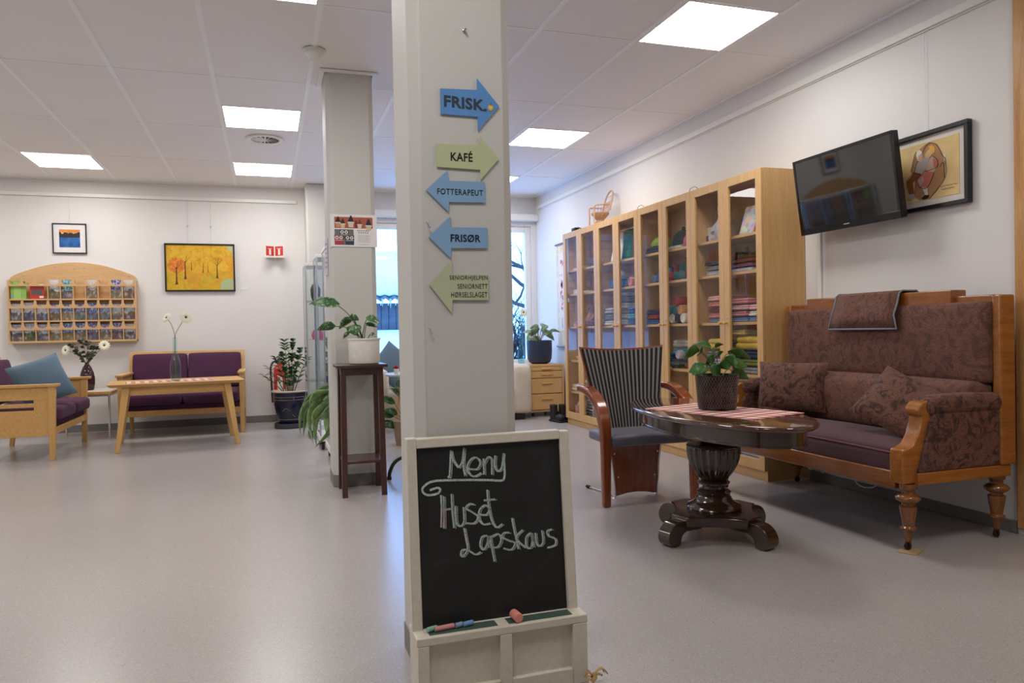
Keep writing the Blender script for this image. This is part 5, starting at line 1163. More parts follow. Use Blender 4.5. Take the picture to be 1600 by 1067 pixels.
# headline and body text, too small in the photo to be read: rows of marks
def rows(x0, x1, z, n, h, c, lay=1):
    w = (x1 - x0) / (n * 1.0)
    mb = MB()
    for k in range(n): mb.box(x0 + w * k, x0 + w * (k + .45), -.0040, -.003, z, z + h)
    mb.build('small_print', PL(*c), po, smooth=False)
rows(.022, .104, -.002, 6, .006, (70, 70, 74)); rows(.029, .100, -.015, 5, .006, (70, 70, 74))
for i, z in enumerate((-.033, -.043, -.053, -.063, -.073, -.091)): rows(.026, .108 - .008 * (i % 2), z, 17, .0034, (150, 148, 150))
nt = thing('notice', 'lilac printed notice taped to the left side of the second column', 'notice', (.3875, 5.08, 1.53))
B(-.003, 0, -.09, .10, -.14, .10).xf(Matrix.Rotation(.05, 4, 'X')).build('sheet', PL(206, 198, 222, .5), nt)
for i in range(6): B(-.0036, -.003, -.06, .07 - .02 * (i % 2), .06 - .03 * i, .07 - .03 * i).xf(Matrix.Rotation(.05, 4, 'X')).build('text_line', PL(134, 120, 160), nt, smooth=False)

# ------------------------------------------------------------------ glass display cases on castors
def case(x0, x1, y0, y1, label, items, pend):
    t = thing('display_case', label, 'display case', ((x0 + x1) / 2, (y0 + y1) / 2, 0), 0, 'glass display cases on castors')
    hx, hy = (x1 - x0) / 2, (y1 - y0) / 2
    B(-hx, hx, -hy, hy, .075, .125).build('base', M['white'], t, bev=.003); B(-hx, hx, -hy, hy, 1.655, 1.682).build('lid', M['white'], t, bev=.003)
    for sx in (-1, 1):
        for sy in (-1, 1):
            B(sx * (hx - .009) - .007, sx * (hx - .009) + .007, sy * (hy - .009) - .007, sy * (hy - .009) + .007, .125, 1.655).build('corner_post', M['steel'], t)
            MB().lathe([(0, -.012), (.028, -.012), (.032, -.006), (.032, .006), (.028, .012), (0, .012)], 16).xf(Matrix.Translation((sx * (hx - .03), sy * (hy - .04), .0325)) @ Matrix.Rotation(PI / 2, 4, 'Y')).build('castor', M['rubber'], t)
            B(sx * (hx - .03) - .018, sx * (hx - .03) + .018, sy * (hy - .04) - .018, sy * (hy - .04) + .018, .060, .076).build('castor_housing', M['black'], t)
    for s in (-1, 1):
        MB().add([(s * (hx - .004), -hy + .016, .125), (s * (hx - .004), hy - .016, .125), (s * (hx - .004), hy - .016, 1.655), (s * (hx - .004), -hy + .016, 1.655)], [(0, 1, 2, 3)]).build('pane', M['acryl'], t, smooth=False)
        MB().add([(-hx + .016, s * (hy - .004), .125), (hx - .016, s * (hy - .004), .125), (hx - .016, s * (hy - .004), 1.655), (-hx + .016, s * (hy - .004), 1.655)], [(0, 1, 2, 3)]).build('pane', M['acryl'], t, smooth=False)
    for z in (.55, .95, 1.32): B(-hx + .016, hx - .016, -hy + .016, hy - .016, z - .006, z).build('glass_shelf', M['acryl'], t)
    return t
case(.435, .77, 5.86, 6.27, 'nearest glass display case on castors behind the second column', 0, 0)
case(.405, .74, 6.55, 6.97, 'middle glass display case on castors in the row', 0, 0)
case(.350, .685, 7.35, 7.76, 'farthest glass display case on castors beside the blue plant pot', 0, 0)
o = MB().lathe([(0, 0), (.03, .0), (.045, .05), (.05, .12), (.03, .17), (0, .18)], 16).build('black_ornament', plain('black_glaze', srgb(30, 30, 34), .3)); o.location = (.46, 7.55, 1.3205); tag(o, 'dark rounded ornament in the farthest display case', 'ornament')
o = MB().lathe([(0, 0), (.05, 0), (.06, .04), (.04, .09), (0, .10)], 14).build('pink_rosette', KN(206, 96, 132)); o.location = (.47, 7.54, .9505); tag(o, 'pink knitted rosette in the farthest display case', 'ornament')
o = MB().soft((0, 0, .035), (.12, .12, .07), .02, (0, 0, .01), 6).build('blue_cloth_box', KN(60, 104, 168)); o.location = (.53, 6.76, .5505); tag(o, 'bright blue cloth box in the middle display case', 'box')
o = MB().soft((0, 0, .08), (.10, .03, .16), .012, (0, 0, .01), 6).build('pink_card', KN(214, 132, 132)); o.location = (.60, 6.05, .9505); tag(o, 'pink knitted card in the nearest display case', 'ornament')
# arching leafy plant between column and cases
ap = thing('plant_pot', 'white floor pot between the second column and the display cases', 'flower pot', (.54, 5.52, 0))
MB().lathe([(0, 0), (.10, 0), (.11, .01), (.13, .34), (.125, .345), (.118, .32), (0, .315)], 28).build('body', bpy.data.materials['white_ceramic'], ap); MB().lathe([(0, .32), (.117, .32), (.117, .31)], 20).build('soil', M['soil'], ap)
lp = thing('arching_plant', 'drooping green long-leaved plant arching out beside the second column', 'plant', (.54, 5.52, .32))
rg = random.Random(21)
for k, (tx, ty, tz, hh) in enumerate(((-.36, -.05, .10, .26), (-.38, -.1, .0, .24), (-.28, -.18, .02, .2), (-.34, .02, -.02, .2), (-.22, -.2, .06, .3), (-.30, -.12, -.08, .28), (-.26, -.02, -.10, .22), (-.20, -.16, -.12, .25), (-.17, -.05, -.06, .20), (-.33, .05, .05, .24), (-.14, -.2, .0, .22), (-.24, .10, .16, .30), (-.12, -.06, .24, .30), (-.18, -.1, .18, .30), (-.30, -.15, .18, .27), (.05, -.05, .3, .3), (.12, -.1, .12, .28), (-.08, .12, .28, .3))):
    b = Vector((tx * .38, ty * .4, hh)); e = Vector((tx, ty, tz)); m2 = (b + e) / 2 + Vector((0, 0, .05))
    MB().tube(spline([(0, 0, 0), (tx * .18, ty * .2, hh * .7), b], 5), .0028, 5).build('stalk', M['stem'], lp)
    mb = MB(); leaf_mesh(mb, b, e, .048 + rg.uniform(0, .02), (-ty * .5 - .5, tx, .2), .28, .2, .1, 7); solid(mb.build('leaf', M['leaflily'], lp, ang=80), .0012)

# ------------------------------------------------------------------ corner by the extinguisher
bp = thing('plant_pot', 'large dark blue glazed floor pot with gold line pattern', 'flower pot', (.215, 8.36, 0))
MB().lathe([(0, .0), (.155, 0), (.165, .008), (.168, .05), (.16, .052), (.15, .03), (0, .028)], 36).build('saucer', PL(70, 70, 72, .5), bp)
bm_ = plain('cobalt_glaze', srgb(26, 28, 56), .12, 0, .25, 5); MB().lathe([(0, .03), (.115, .03), (.12, .05), (.128, .10), (.150, .17), (.167, .25), (.171, .31), (.172, .37), (.176, .38), (0, .375)], 44).build('body', bm_, bp)
MB().lathe([(.170, .378), (.190, .386), (.193, .394), (.188, .402), (.168, .402), (.160, .39)], 44).build('rim', PL(188, 176, 156, .4), bp)
gold = PL(168, 150, 112, .4)
for z, r in ((.335, .1728), (.305, .1722), (.095, .1285)): MB().tube([(r * math.cos(a * PI / 24), r * math.sin(a * PI / 24), z) for a in range(48)], .0016, 5, True).build('gold_line', gold, bp)
for k in range(8):
    a = k * PI / 4 + .2; MB().lathe([(0, -.002), (.007, 0), (0, .003)], 8).xf(Matrix.Translation((.1735 * math.cos(a), .1735 * math.sin(a), .320)) @ Matrix.Rotation(PI / 2, 4, 'Y')).build('pale_dot', PL(206, 200, 186), bp)
for k in range(4):
    a0 = k * PI / 2 - 2.2; pts = []
    for i in range(25):
        u = i / 24; a = a0 + u * 1.0; z = .17 + .045 * math.sin(u * PI * 1.5) ; r = .1285 + (.167 - .1285) * (z - .10) / .15 + .001; pts.append((r * math.cos(a), r * math.sin(a), z))
    MB().tube(pts, .0018, 5).build('gold_scroll', gold, bp)
MB().lathe([(0, .385), (.165, .385), (.165, .37)], 24).build('soil', M['soil'], bp)
zz = thing('zz_plant', 'upright dark glossy feather-leaved plant in the blue floor pot', 'plant', (.215, 8.36, .385)); rg = random.Random(31)
for k, (dx, dy, h) in enumerate(((-.03, -.05, .54), (.03, -.02, .54), (.0, .03, .46), (-.09, -.03, .36), (.08, .02, .44), (-.14, -.05, .26), (.12, -.05, .34), (-.05, .05, .40), (.05, -.08, .30), (-.17, .0, .17), (.02, -.10, .22))):
    p0 = Vector((dx * .4, dy * .4, 0)); p2 = Vector((dx * 1.5, dy * 1.5, h)); pts = spline([p0, (p0 + p2) / 2 + Vector((0, 0, h * .08)), p2], 8)
    MB().tube(pts, [.006 - .004 * i / (len(pts) - 1) for i in range(len(pts))], 6).build('stem', M['stem'], zz)
    n = int(h / .042)
    for i in range(2, n + 1):
        u = i / n; p = pts[min(int(u * (len(pts) - 1)), len(pts) - 1)]; a = rg.uniform(0, .8) + k
        for s in (-1, 1):
            d = Vector((s * math.cos(a), s * math.sin(a) * .8, .55)).normalized(); l = .080 * (1.1 - .4 * abs(u - .5))
            mb = MB(); leaf_mesh(mb, p, p + d * l, .040, (-d.y, d.x, .3), .1, .2, 0, 4); solid(mb.build('leaflet', M['leafdark'], zz, ang=80), .001)
fe = thing('fire_extinguisher', 'red fire extinguisher with black hose hanging behind the blue pot', 'fire extinguisher', (.125, 8.905, .18)); red = plain('red_enamel', srgb(204, 44, 34), .25)
MB().lathe([(0, 0), (.055, 0), (.068, .015), (.068, .41), (.060, .45), (.035, .475), (.02, .485), (.02, .50), (0, .50)], 28).build('cylinder', red, fe); B(-.03, .03, -.0695, -.055, .20, .36).build('white_label', PL(230, 228, 222, .5), fe, bev=.002)
MB().lathe([(.022, .50), (.026, .505), (.026, .53), (0, .532)], 16).build('valve', M['steel'], fe); B(-.012, .012, -.09, .03, .53, .545).build('lever', M['black'], fe, bev=.003); B(-.012, .012, -.08, .02, .555, .565).build('lever', M['black'], fe, bev=.003); B(-.04, .04, .07, .092, .25, .29).build('wall_bracket', M['black'], fe)
MB().tube(spline([(-.01, -.02, .515), (-.05, -.03, .52), (-.085, -.03, .49), (-.10, -.03, .42), (-.095, -.03, .30), (-.09, -.03, .16), (-.085, -.03, .05)], 6), .010, 8).build('hose', M['rubber'], fe)
B(-.055, .0, -.0702, -.0695, .30, .34).build('label_text_block', PL(190, 60, 50), fe, smooth=False)
fs = thing('fire_sign', 'V-shaped white and red fire extinguisher sign on the back wall', 'sign', (.10, 8.998, 1.952))
for s in (-1, 1):
    m = Matrix.Translation((0, -.0775, 0)) @ Matrix.Rotation(s * -.62, 4, 'Z')
    def FS(name, x0, x1, z0, z1, c, lay):
        xa, xb = (x0, x1) if s > 0 else (-x1, -x0); return B(xa, xb, -.003 - .0008 * lay, -.003 - .0008 * (lay - 1) if lay else 0, z0, z1).xf(m).build(name, PL(*c, .4), fs, smooth=False)
    if s > 0: MB().prism([(-.104, 0), (.104, 0), (0, -.0775)], -.069, -.064, 'XY').build('bottom_plate', PL(226, 222, 218), fs)
    FS('panel', 0, .128, -.068, .066, (236, 232, 228), 0); FS('red_field', .012, .116, -.050, .058, (206, 54, 44), 1)
    FS('extinguisher_symbol', .050, .076, -.040, .022, (240, 232, 226), 2); FS('extinguisher_symbol', .056, .070, .022, .032, (240, 232, 226), 2); FS('extinguisher_symbol', .070, .090, .028, .033, (240, 232, 226), 2); FS('extinguisher_symbol', .036, .056, .030, .035, (240, 232, 226), 2)

# ------------------------------------------------------------------ pictures on the back wall
yp = thing('painting', 'yellow autumn park painting in a black frame on the back wall', 'painting', (-.695, 8.996, 1.770))
hw, hh = .364, .266
for (x0, x1, z0, z1) in ((-hw, hw, hh - .016, hh), (-hw, hw, -hh, -hh + .016), (-hw, -hw + .016, -hh + .016, hh - .016), (hw - .016, hw, -hh + .016, hh - .016)): B(x0, x1, -.030, 0, z0, z1).build('frame_bar', M['black'], yp, bev=.002)
pm = NT('autumn_canvas'); co = pm.coord(); n1 = pm.noise(co, 14, 5, .65, .8); n2 = pm.noise(co, 4.5, 3, .5, .5); sp = pm.node('ShaderNodeSeparateXYZ'); pm.link(co, sp.inputs[0])
foliage = pm.ramp(n1, [(.28, srgb(176, 130, 30)), (.45, srgb(214, 164, 34)), (.6, srgb(228, 182, 52)), (.75, srgb(226, 150, 50))]); grass = pm.ramp(n1, [(.3, srgb(186, 156, 30)), (.7, srgb(224, 178, 44))])
c_ = pm.mix(pm.math('SMOOTH_MIN', pm.math('GREATER_THAN', pm.math('MULTIPLY_ADD', n2, .12, sp.outputs[2]), .01), 1.0, .0), grass, foliage); c_ = pm.mix(pm.math('MULTIPLY', pm.math('GREATER_THAN', n2, .56), .35), c_, srgb(222, 138, 48)); pm.set(c_, .7); pm.bump(n1, .3, .003)
B(-hw + .012, hw - .012, -.018, -.004, -hh + .012, hh - .012).build('canvas', pm.m, yp)
def PA(pts, c, lay=1, name='painted_shape'): return MB().prism(pts, -.018 - .0005 * lay, -.018 - .0005 * (lay - 1), 'XZ').build(name, PL(*c, .7), yp, smooth=False)
PA([(.20, -.245), (.345, -.245), (.345, -.13), (.30, -.12), (.22, -.15)], (172, 186, 142), 1, 'painted_pond'); PA([(.26, .245), (.345, .245), (.345, .10), (.335, .17)], (186, 196, 150), 1, 'painted_sky')
fol = plain('painted_orange_foliage', srgb(214, 122, 44), .7, 0, .35, 40)
MB().prism([(-.245 + .085 * math.cos(a * PI / 9) * (1 + .12 * math.sin(a * 3)), .02 + .085 * math.sin(a * PI / 9) * (1 + .1 * math.cos(a * 2.3))) for a in range(18)], -.0188, -.018, 'XZ').build('painted_crown', fol, yp, smooth=False)
for (x, z0, z1, w) in ((-.245, -.19, .0, .016), (-.155, -.13, .06, .014), (.175, -.12, .03, .012), (.03, -.06, .05, .005), (.08, -.05, .06, .004), (-.09, -.03, .06, .005)):
    PA([(x - w, z0), (x - w * .45, z0 + .04), (x - w * .3, z1), (x + w * .3, z1), (x + w * .45, z0 + .04), (x + w, z0)], (96, 62, 22), 3, 'painted_trunk')
for (x, z) in ((-.245, -.02), (-.155, .05), (.175, .02)):
    for dx, dz in ((-.05, .06), (.05, .07), (.02, .09)): PA([(x - .003, z), (x + .003, z), (x + dx + .0015, z + dz), (x + dx - .0015, z + dz)], (110, 72, 24), 3, 'painted_branch')
for x in (-.12, .12): MB().tube([(x, -.006, hh), (x, -.006, 2.516 - 1.77)], .0009, 5).build('hanging_wire', M['steel'], yp); B(x - .006, x + .006, -.012, -.002, hh + .19, hh + .205).build('wire_hook', M['steel'], yp)
o = B(-.035, .035, -.002, 0, -.016, .016).build('title_card', PL(232, 230, 226)); o.location = (-.235, 8.999, 1.535); tag(o, 'tiny white title card right of the yellow painting', 'card')
bp2 = thing('picture', 'small blue lake sunset picture in a thin black frame above the rack', 'picture', (-1.975, 8.996, 2.07)); hw, hh = .160, .160
for (x0, x1, z0, z1) in ((-hw, hw, hh - .010, hh), (-hw, hw, -hh, -hh + .010), (-hw, -hw + .010, -hh + .01, hh - .01), (hw - .010, hw, -hh + .01, hh - .01)): B(x0, x1, -.022, 0, z0, z1).build('frame_bar', M['black'], bp2, bev=.001)
B(-hw + .006, hw - .006, -.010, -.002, -hh + .006, hh - .006).build('mount_card', PL(228, 226, 224, .8), bp2)
lake = plain('painted_lake', srgb(36, 92, 160), .5, 0, .55, 16); B(-.098, .098, -.0108, -.010, -.095, .02).build('lake', lake, bp2); B(-.098, .098, -.0108, -.010, .058, .095).build('sunset', plain('painted_sunset', srgb(226, 138, 56), .6, 0, .15, 20), bp2)
rg = random.Random(2); hills = [(-.098, .01)] + [(-.098 + .196 * i / 16, .055 + rg.uniform(-.008, .014)) for i in range(17)] + [(.098, .01)]
MB().prism(hills, -.0115, -.0108, 'XZ').build('treeline', PL(48, 40, 38, .7), bp2, smooth=False); MB().tube([(0, -.006, hh), (0, -.006, 2.516 - 2.07)], .0009, 5).build('hanging_wire', M['steel'], bp2)

# ------------------------------------------------------------------ postcard rack
rk = thing('postcard_rack', 'birch wall rack with arched top holding rows of postcards', 'card rack', (-1.94, 8.998, 0)); bi = M['birch']
RW = .60
arch = [(-RW, .965), (RW, .965), (RW, 1.60)] + [(RW * (.985 - .02 * k - .985 * (k / 9) ** 1.0 * 0), 1.60) for k in ()] 
arch += [(p[0], p[1]) for p in spline([Vector((RW, 1.62)), Vector((RW - .02, 1.67)), Vector((RW - .13, 1.72)), Vector((.25, 1.79)), Vector((0, 1.815)), Vector((-.25, 1.785)), Vector((-RW + .13, 1.715)), Vector((-RW + .02, 1.66)), Vector((-RW, 1.60))], 4)]
MB().prism(arch, -.022, -.004, 'XZ').build('backboard', bi, rk, bev=.002)
for s in (-1, 1): B(s * RW - (.014 if s > 0 else 0), s * RW + (0 if s > 0 else .014), -.10, -.022, .965, 1.62).build('side_board', bi, rk, bev=.003)
B(-RW, RW, -.105, -.022, .963, .985).build('ledge', bi, rk, bev=.003)
ROWZ = [(1.425, 1.557, 1.628), (1.197, 1.325, 1.408), (.985, 1.097, 1.182)]   # ledge, lower edge of band, upper edge of band
for z in (1.410, 1.182): B(-RW + .014, RW - .014, -.10, -.022, z, z + .015).build('ledge', bi, rk, bev=.002)
pitch = (2 * RW - .028) / 10
def uband(i0, i1, za, zb):
    """front band with a rounded notch over every pocket"""
    pts = [(-RW + .014 + i0 * pitch, za), (-RW + .014 + i1 * pitch, za)]
    for k in range(i1 - 1, i0 - 1, -1):
        xc = -RW + .014 + (k + .5) * pitch; pts.append((xc + pitch / 2 - .001, zb)); r = pitch * .41
        for q in range(0, 11): a = q * PI / 10; pts.append((xc + r * math.cos(a), zb - (zb - za) * .80 * math.sin(a) ** .6))
        pts.append((xc - pitch / 2 + .001, zb))
    return MB().prism(pts, -.098, -.086, 'XZ')
card = NT('postcard_print'); oi = card.node('ShaderNodeObjectInfo'); co = card.coord((1, 1, 1), (0, 0, 0), 'Generated'); sp = card.node('ShaderNodeSeparateXYZ'); card.link(co, sp.inputs[0])
ofs = card.node('ShaderNodeVectorMath', operation='ADD'); card.link(co, ofs.inputs[0]); cmb = card.node('ShaderNodeCombineXYZ'); card.link(card.math('MULTIPLY', oi.outputs['Random'], 40), cmb.inputs[0]); card.link(cmb.outputs[0], ofs.inputs[1])
n1 = card.noise(ofs.outputs[0], 2.2, 4, .6, .6); hz = card.math('MULTIPLY_ADD', n1, .7, .12); skyf = card.math('GREATER_THAN', sp.outputs[2], hz)
gcol = card.node('ShaderNodeHueSaturation'); card.link(card.ramp(oi.outputs['Random'], [(0, srgb(84, 110, 52)), (.3, srgb(150, 110, 80)), (.55, srgb(70, 84, 140)), (.8, srgb(176, 150, 96)), (1, srgb(60, 120, 140))]), gcol.inputs['Color'])
det = card.noise(ofs.outputs[0], 3.2, 3, .6); gc = card.mix(.6, gcol.outputs[0], card.ramp(det, [(.35, srgb(22, 24, 24)), (.52, srgb(90, 88, 80)), (.68, srgb(196, 192, 184))])); sk = card.mix(card.ramp(card.noise(ofs.outputs[0], 7, 3), [(.45, (0, 0, 0, 1)), (.65, (1, 1, 1, 1))]), oi.outputs['Color'], srgb(214, 218, 226))
card.set(card.mix(skyf, gc, sk), .3)
rg = random.Random(17); skyc = [(120, 140, 200), (150, 170, 205), (90, 120, 190), (170, 178, 190), (200, 200, 204), (110, 100, 170), (64, 110, 180), (196, 190, 180)]
RN = ['top', 'middle', 'bottom']; ORD = ['first', 'second', 'third', 'fourth', 'fifth', 'sixth', 'seventh', 'eighth', 'ninth', 'tenth']
cbase = None
def postcard(r, xc, w, h, lab, colr=None, mat=None):
    global cbase
    zl = ROWZ[r][0]
    o = B(-w / 2, w / 2, -.0012, .0012, 0, h).build('postcard', mat or card.m, None, smooth=False)
    o.location = (-1.94 + xc, 8.998 - .072, zl + .001); o.rotation_euler = (math.radians(-3), 0, 0); o.color = srgb(*(colr or rg.choice(skyc))); return tag(o, lab, 'postcard', 'postcards in the wall rack')
for r in (1, 2):
    uband(0, 10, ROWZ[r][1], ROWZ[r][2]).build('front_band', bi, rk, bev=.001)
    for k in range(1, 10): x = -RW + .014 + k * pitch; B(x - .004, x + .004, -.096, -.022, ROWZ[r][0], ROWZ[r][2] - .004).build('divider', bi, rk)
    for k in range(10): postcard(r, -RW + .014 + (k + .5) * pitch, .104, rg.uniform(.165, .192), 'postcard in the %s row of the wall rack, %s pocket from the left' % (RN[r], ORD[k]))
uband(0, 10, ROWZ[0][1], ROWZ[0][2]).build('front_band', bi, rk, bev=.001)
for k in (3, 4, 5, 6, 7, 8, 9): x = -RW + .014 + k * pitch; B(x - .004, x + .004, -.096, -.022, ROWZ[0][0], ROWZ[0][2] - .004).build('divider', bi, rk)
for k, c in ((3, (206, 206, 210)), (4, (60, 150, 150)), (6, (206, 196, 186)), (8, (70, 64, 160)), (9, (206, 200, 194))): postcard(0, -RW + .014 + (k + .5) * pitch, .104, .20, 'postcard in the top row of the wall rack, %s pocket from the left' % ORD[k], c)
t = thing('brochure', 'wide green brochure in the top left pocket of the wall rack', 'brochure', (-1.94 - .505, 8.925, 1.426)); B(-.07, .07, -.002, .002, 0, .185).build('cover', PL(140, 186, 84, .4), t); B(-.068, .03, -.0028, -.002, .02, .045).build('blue_stripe', PL(120, 170, 206), t, smooth=False); B(.035, .060, -.0028, -.002, .15, .18).build('logo_mark', PL(60, 120, 60), t, smooth=False); B(-.04, .025, -.004, -.0028, .0, .17).build('inner_leaflet', PL(158, 196, 104), t, smooth=False)
t = thing('brochure', 'red and white brochure in the top row of the wall rack', 'brochure', (-1.94 - .335, 8.925, 1.426)); B(-.065, .065, -.002, .002, 0, .155).build('cover', PL(196, 52, 48, .4), t); B(-.048, .048, -.0028, -.002, .04, .10).build('cover_photo', PL(90, 84, 84), t, smooth=False); B(-.065, .065, -.0028, -.002, .135, .155).build('white_band', PL(230, 226, 222), t, smooth=False); B(.02, .058, -.0028, -.002, .01, .03).build('white_band', PL(230, 226, 222), t, smooth=False)
for x, z in ((-.18, 1.765), (.09, 1.76), (-.47, 1.67), (.52, 1.67), (.0, 1.75)): MB().lathe([(0, 0), (.007, 0), (.006, .004), (0, .005)], 10).xf(Matrix.Translation((x, -.022, z)) @ Matrix.Rotation(PI / 2, 4, 'X')).build('screw', M['steel'], rk)

# ------------------------------------------------------------------ two small sofas with oak frames
def oak_sofa(label, loc, rz):
    """local: seat faces -y, width along x (arms outer +-.575), origin under the front legs' line"""
    t = thing('two_seat_sofa', label, 'sofa', loc, rz, 'purple two-seat sofas with oak frames'); oa = M['oak']; ox = M['oak_x']; W = .575
    for s in (-1, 1):
        xa, xb = (s * W - .022, s * W) if s > 0 else (s * W, s * W + .022)
        g = MB(); w = .026; xm = (xa + xb) / 2
        leg = MB().hexa([(xm - .02, -.012, 0), (xm + .02, -.012, 0), (xm + .02, .028, 0), (xm - .02, .028, 0)], [(xm - .022, -.03, .612), (xm + .022, -.03, .612), (xm + .022, .025, .612), (xm - .022, .025, .612)]); leg.build('front_leg', oa, t, bev=.003)
        MB().hexa([(xm - .018, .60, 0), (xm + .018, .60, 0), (xm + .018, .635, 0), (xm - .018, .635, 0)], [(xm - .020, .555, .30), (xm + .020, .555, .30), (xm + .020, .605, .30), (xm - .020, .605, .30)]).build('rear_leg', oa, t, bev=.003)
        B(xa, xb, .02, .60, .205, .420).build('side_board', ox, t, bev=.002); B(xa, xb, .13, .50, .445, .478).build('side_slat', ox, t, bev=.002); B(xa, xb, .02, .60, .505, .612).build('side_board', ox, t, bev=.002)
        B(xa, xb, .02, .13, .42, .505).build('side_stile', oa, t); B(xa, xb, .50, .60, .42, .505).build('side_stile', oa, t)
        MB().hexa([(xm - .034, -.055, .610), (xm + .034, -.055, .610), (xm + .034, .60, .610), (xm - .034, .60, .610)], [(xm - .036, -.06, .634), (xm + .036, -.06, .634), (xm + .036, .60, .634), (xm - .036, .60, .634)]).build('armrest', ox, t, bev=.004)
        MB().hexa([(xm - .02, .56, .26), (xm + .02, .56, .26), (xm + .02, .61, .26), (xm - .02, .61, .26)], [(xm - .018, .69, .842), (xm + .018, .69, .842), (xm + .018, .725, .842), (xm - .018, .725, .842)]).build('back_post', oa, t, bev=.003)
        x0, x1 = (s * .274 - .272, s * .274 + .272)
        MB().soft(((x0 + x1) / 2, .245, .380), (.536, .60, .118), .035, (.004, .006, .014), 8).build('seat_cushion', M['purple'], t)
        bc = MB().soft((0, 0, 0), (.538, .095, .385), .028, (.003, .012, .004), 8).xf(Matrix.Translation(((x0 + x1) / 2, .610, .628)) @ Matrix.Rotation(math.radians(-13), 4, 'X')); bc.build('back_cushion', M['purple'], t)
    B(-W + .022, W - .022, -.012, .018, .212, .268).build('front_rail', ox, t, bev=.003); B(-W + .022, W - .022, .56, .585, .212, .268).build('rear_rail', ox, t, bev=.003)
    MB().soft((0, .27, .295), (2 * W - .06, .54, .055), .012, (0, 0, 0), 6).build('seat_base', M['purple'], t)
    MB().hexa([(-W + .02, .683, .812), (W - .02, .683, .812), (W - .02, .712, .812), (-W + .02, .712, .812)], [(-W + .02, .690, .846), (W - .02, .690, .846), (W - .02, .722, .846), (-W + .02, .722, .846)]).build('top_rail', ox, t, bev=.004)
    MB().hexa([(-W + .02, .60, .42), (W - .02, .60, .42), (W - .02, .618, .42), (-W + .02, .618, .42)], [(-W + .02, .655, .66), (W - .02, .655, .66), (W - .02, .673, .66), (-W + .02, .673, .66)]).build('back_panel', ox, t)
    return t
oak_sofa('purple two-seat sofa with oak frame against the back wall behind the low table', (-.83, 8.17, 0), 0)
oak_sofa('purple two-seat sofa with slatted oak arms at the left edge, seen from the side', (-1.70, 7.565, 0), math.radians(90))
cushion('blue grey cushion leaning in the left purple sofa', (-1.845, 7.30, .645), (math.radians(-22), math.radians(-17), math.radians(36)), .42, .40, .19, M['bluefab'])

# ------------------------------------------------------------------ low oak table with bottle vase
lt = thing('low_table', 'low oak table with splayed tapered legs before the purple sofa', 'table', (-.81, 7.56, 0), math.radians(7)); ox = M['oak_x']
MB().hexa([(-.535, -.335, .568), (.535, -.335, .568), (.535, .335, .568), (-.535, .335, .568)], [(-.565, -.365, .594), (.565, -.365, .594), (.565, .365, .594), (-.565, .365, .594)]).build('top', ox, lt, bev=.002)
for s in (-1, 1): B(-.40, .40, s * .262 - .012, s * .262 + .012, .49, .568).build('apron', ox, lt); B(s * .40 - .012, s * .40 + .012, -.25, .25, .49, .568).build('apron', ox, lt)
for sx in (-1, 1):
    for sy in (-1, 1):
        tx, ty, bx, by = sx * .415, sy * .275, sx * .495, sy * .325; a, b = .030, .019
        MB().hexa([(bx - b, by - b, 0), (bx + b, by - b, 0), (bx + b, by + b, 0), (bx - b, by + b, 0)], [(tx - a, ty - a, .568), (tx + a, ty - a, .568), (tx + a, ty + a, .568), (tx - a, ty + a, .568)]).build('leg', M['oak'], lt, bev=.004)
o = MB().prism(zig(.72, .30), 0, .0016, 'XY').build('table_runner', M['gingham'], None, smooth=False); o.location = (-.86, 7.49, .5945); o.rotation_euler = (0, 0, math.radians(10)); tag(o, 'red and white gingham runner on the low oak table', 'table runner')
gv = thing('glass_vase', 'clear green glass bottle vase on the low oak table', 'vase', (-.81, 7.45, .5966))
MB().lathe([(0, .002), (.040, .002), (.044, .012), (.047, .09), (.046, .15), (.036, .20), (.023, .245), (.019, .29), (.019, .395), (.022, .40)], 26).build('glass_body', M['greenglass'], gv)
MB().lathe([(0, .006), (.042, .006), (.0435, .09), (.0425, .12), (0, .12)], 24).build('water', glass('vase_water', (.90, .96, .95, 1), .03), gv)
gerbera('gerbera', 'white gerbera seen from the side, left one in the bottle vase', (-.81, 7.45, .60), (-.062, .01, .575), [(.005, 0, .02), (.0, 0, .2), (0, 0, .40), (-.02, 0, .50)], (-.6, -.6, .45), .055)
gerbera('gerbera', 'white gerbera facing forward, right one in the bottle vase', (-.81, 7.45, .60), (.10, -.01, .578), [(-.005, 0, .02), (.0, 0, .2), (.004, 0, .40), (.04, 0, .49)], (.15, -1, .2), .066)
# ------------------------------------------------------------------ corner side table with purple vase
st_ = thing('side_table', 'small square side table with chrome legs between the purple sofas', 'side table', (-1.755, 8.50, 0))
B(-.275, .275, -.275, .275, .448, .474).build('top', ox, st_, bev=.003); B(-.26, .26, -.26, .26, .4742, .4756).build('laminate', PL(214, 206, 196, .4), st_)
for sx in (-1, 1):
    for sy in (-1, 1): MB().lathe([(.011, 0), (.011, .448)], 14, (sx * .245, sy * .245, 0)).build('leg', M['chrome'], st_)
for s in (-1, 1): B(-.245, .245, s * .245 - .008, s * .245 + .008, .425, .448).build('frame_rail', M['steel'], st_); B(s * .245 - .008, s * .245 + .008, -.245, .245, .425, .448).build('frame_rail', M['steel'], st_)
pv = thing('ceramic_vase', 'dark aubergine glazed bottle vase on the side table', 'vase', (-1.75, 8.52, .476))
MB().lathe([(0, 0), (.052, 0), (.060, .01), (.069, .07), (.070, .12), (.060, .18), (.038, .235), (.020, .262), (.018, .275), (.024, .282), (.018, .282), (.012, .26), (0, .255)], 32).build('body', plain('aubergine_glaze', srgb(58, 26, 40), .08), pv)
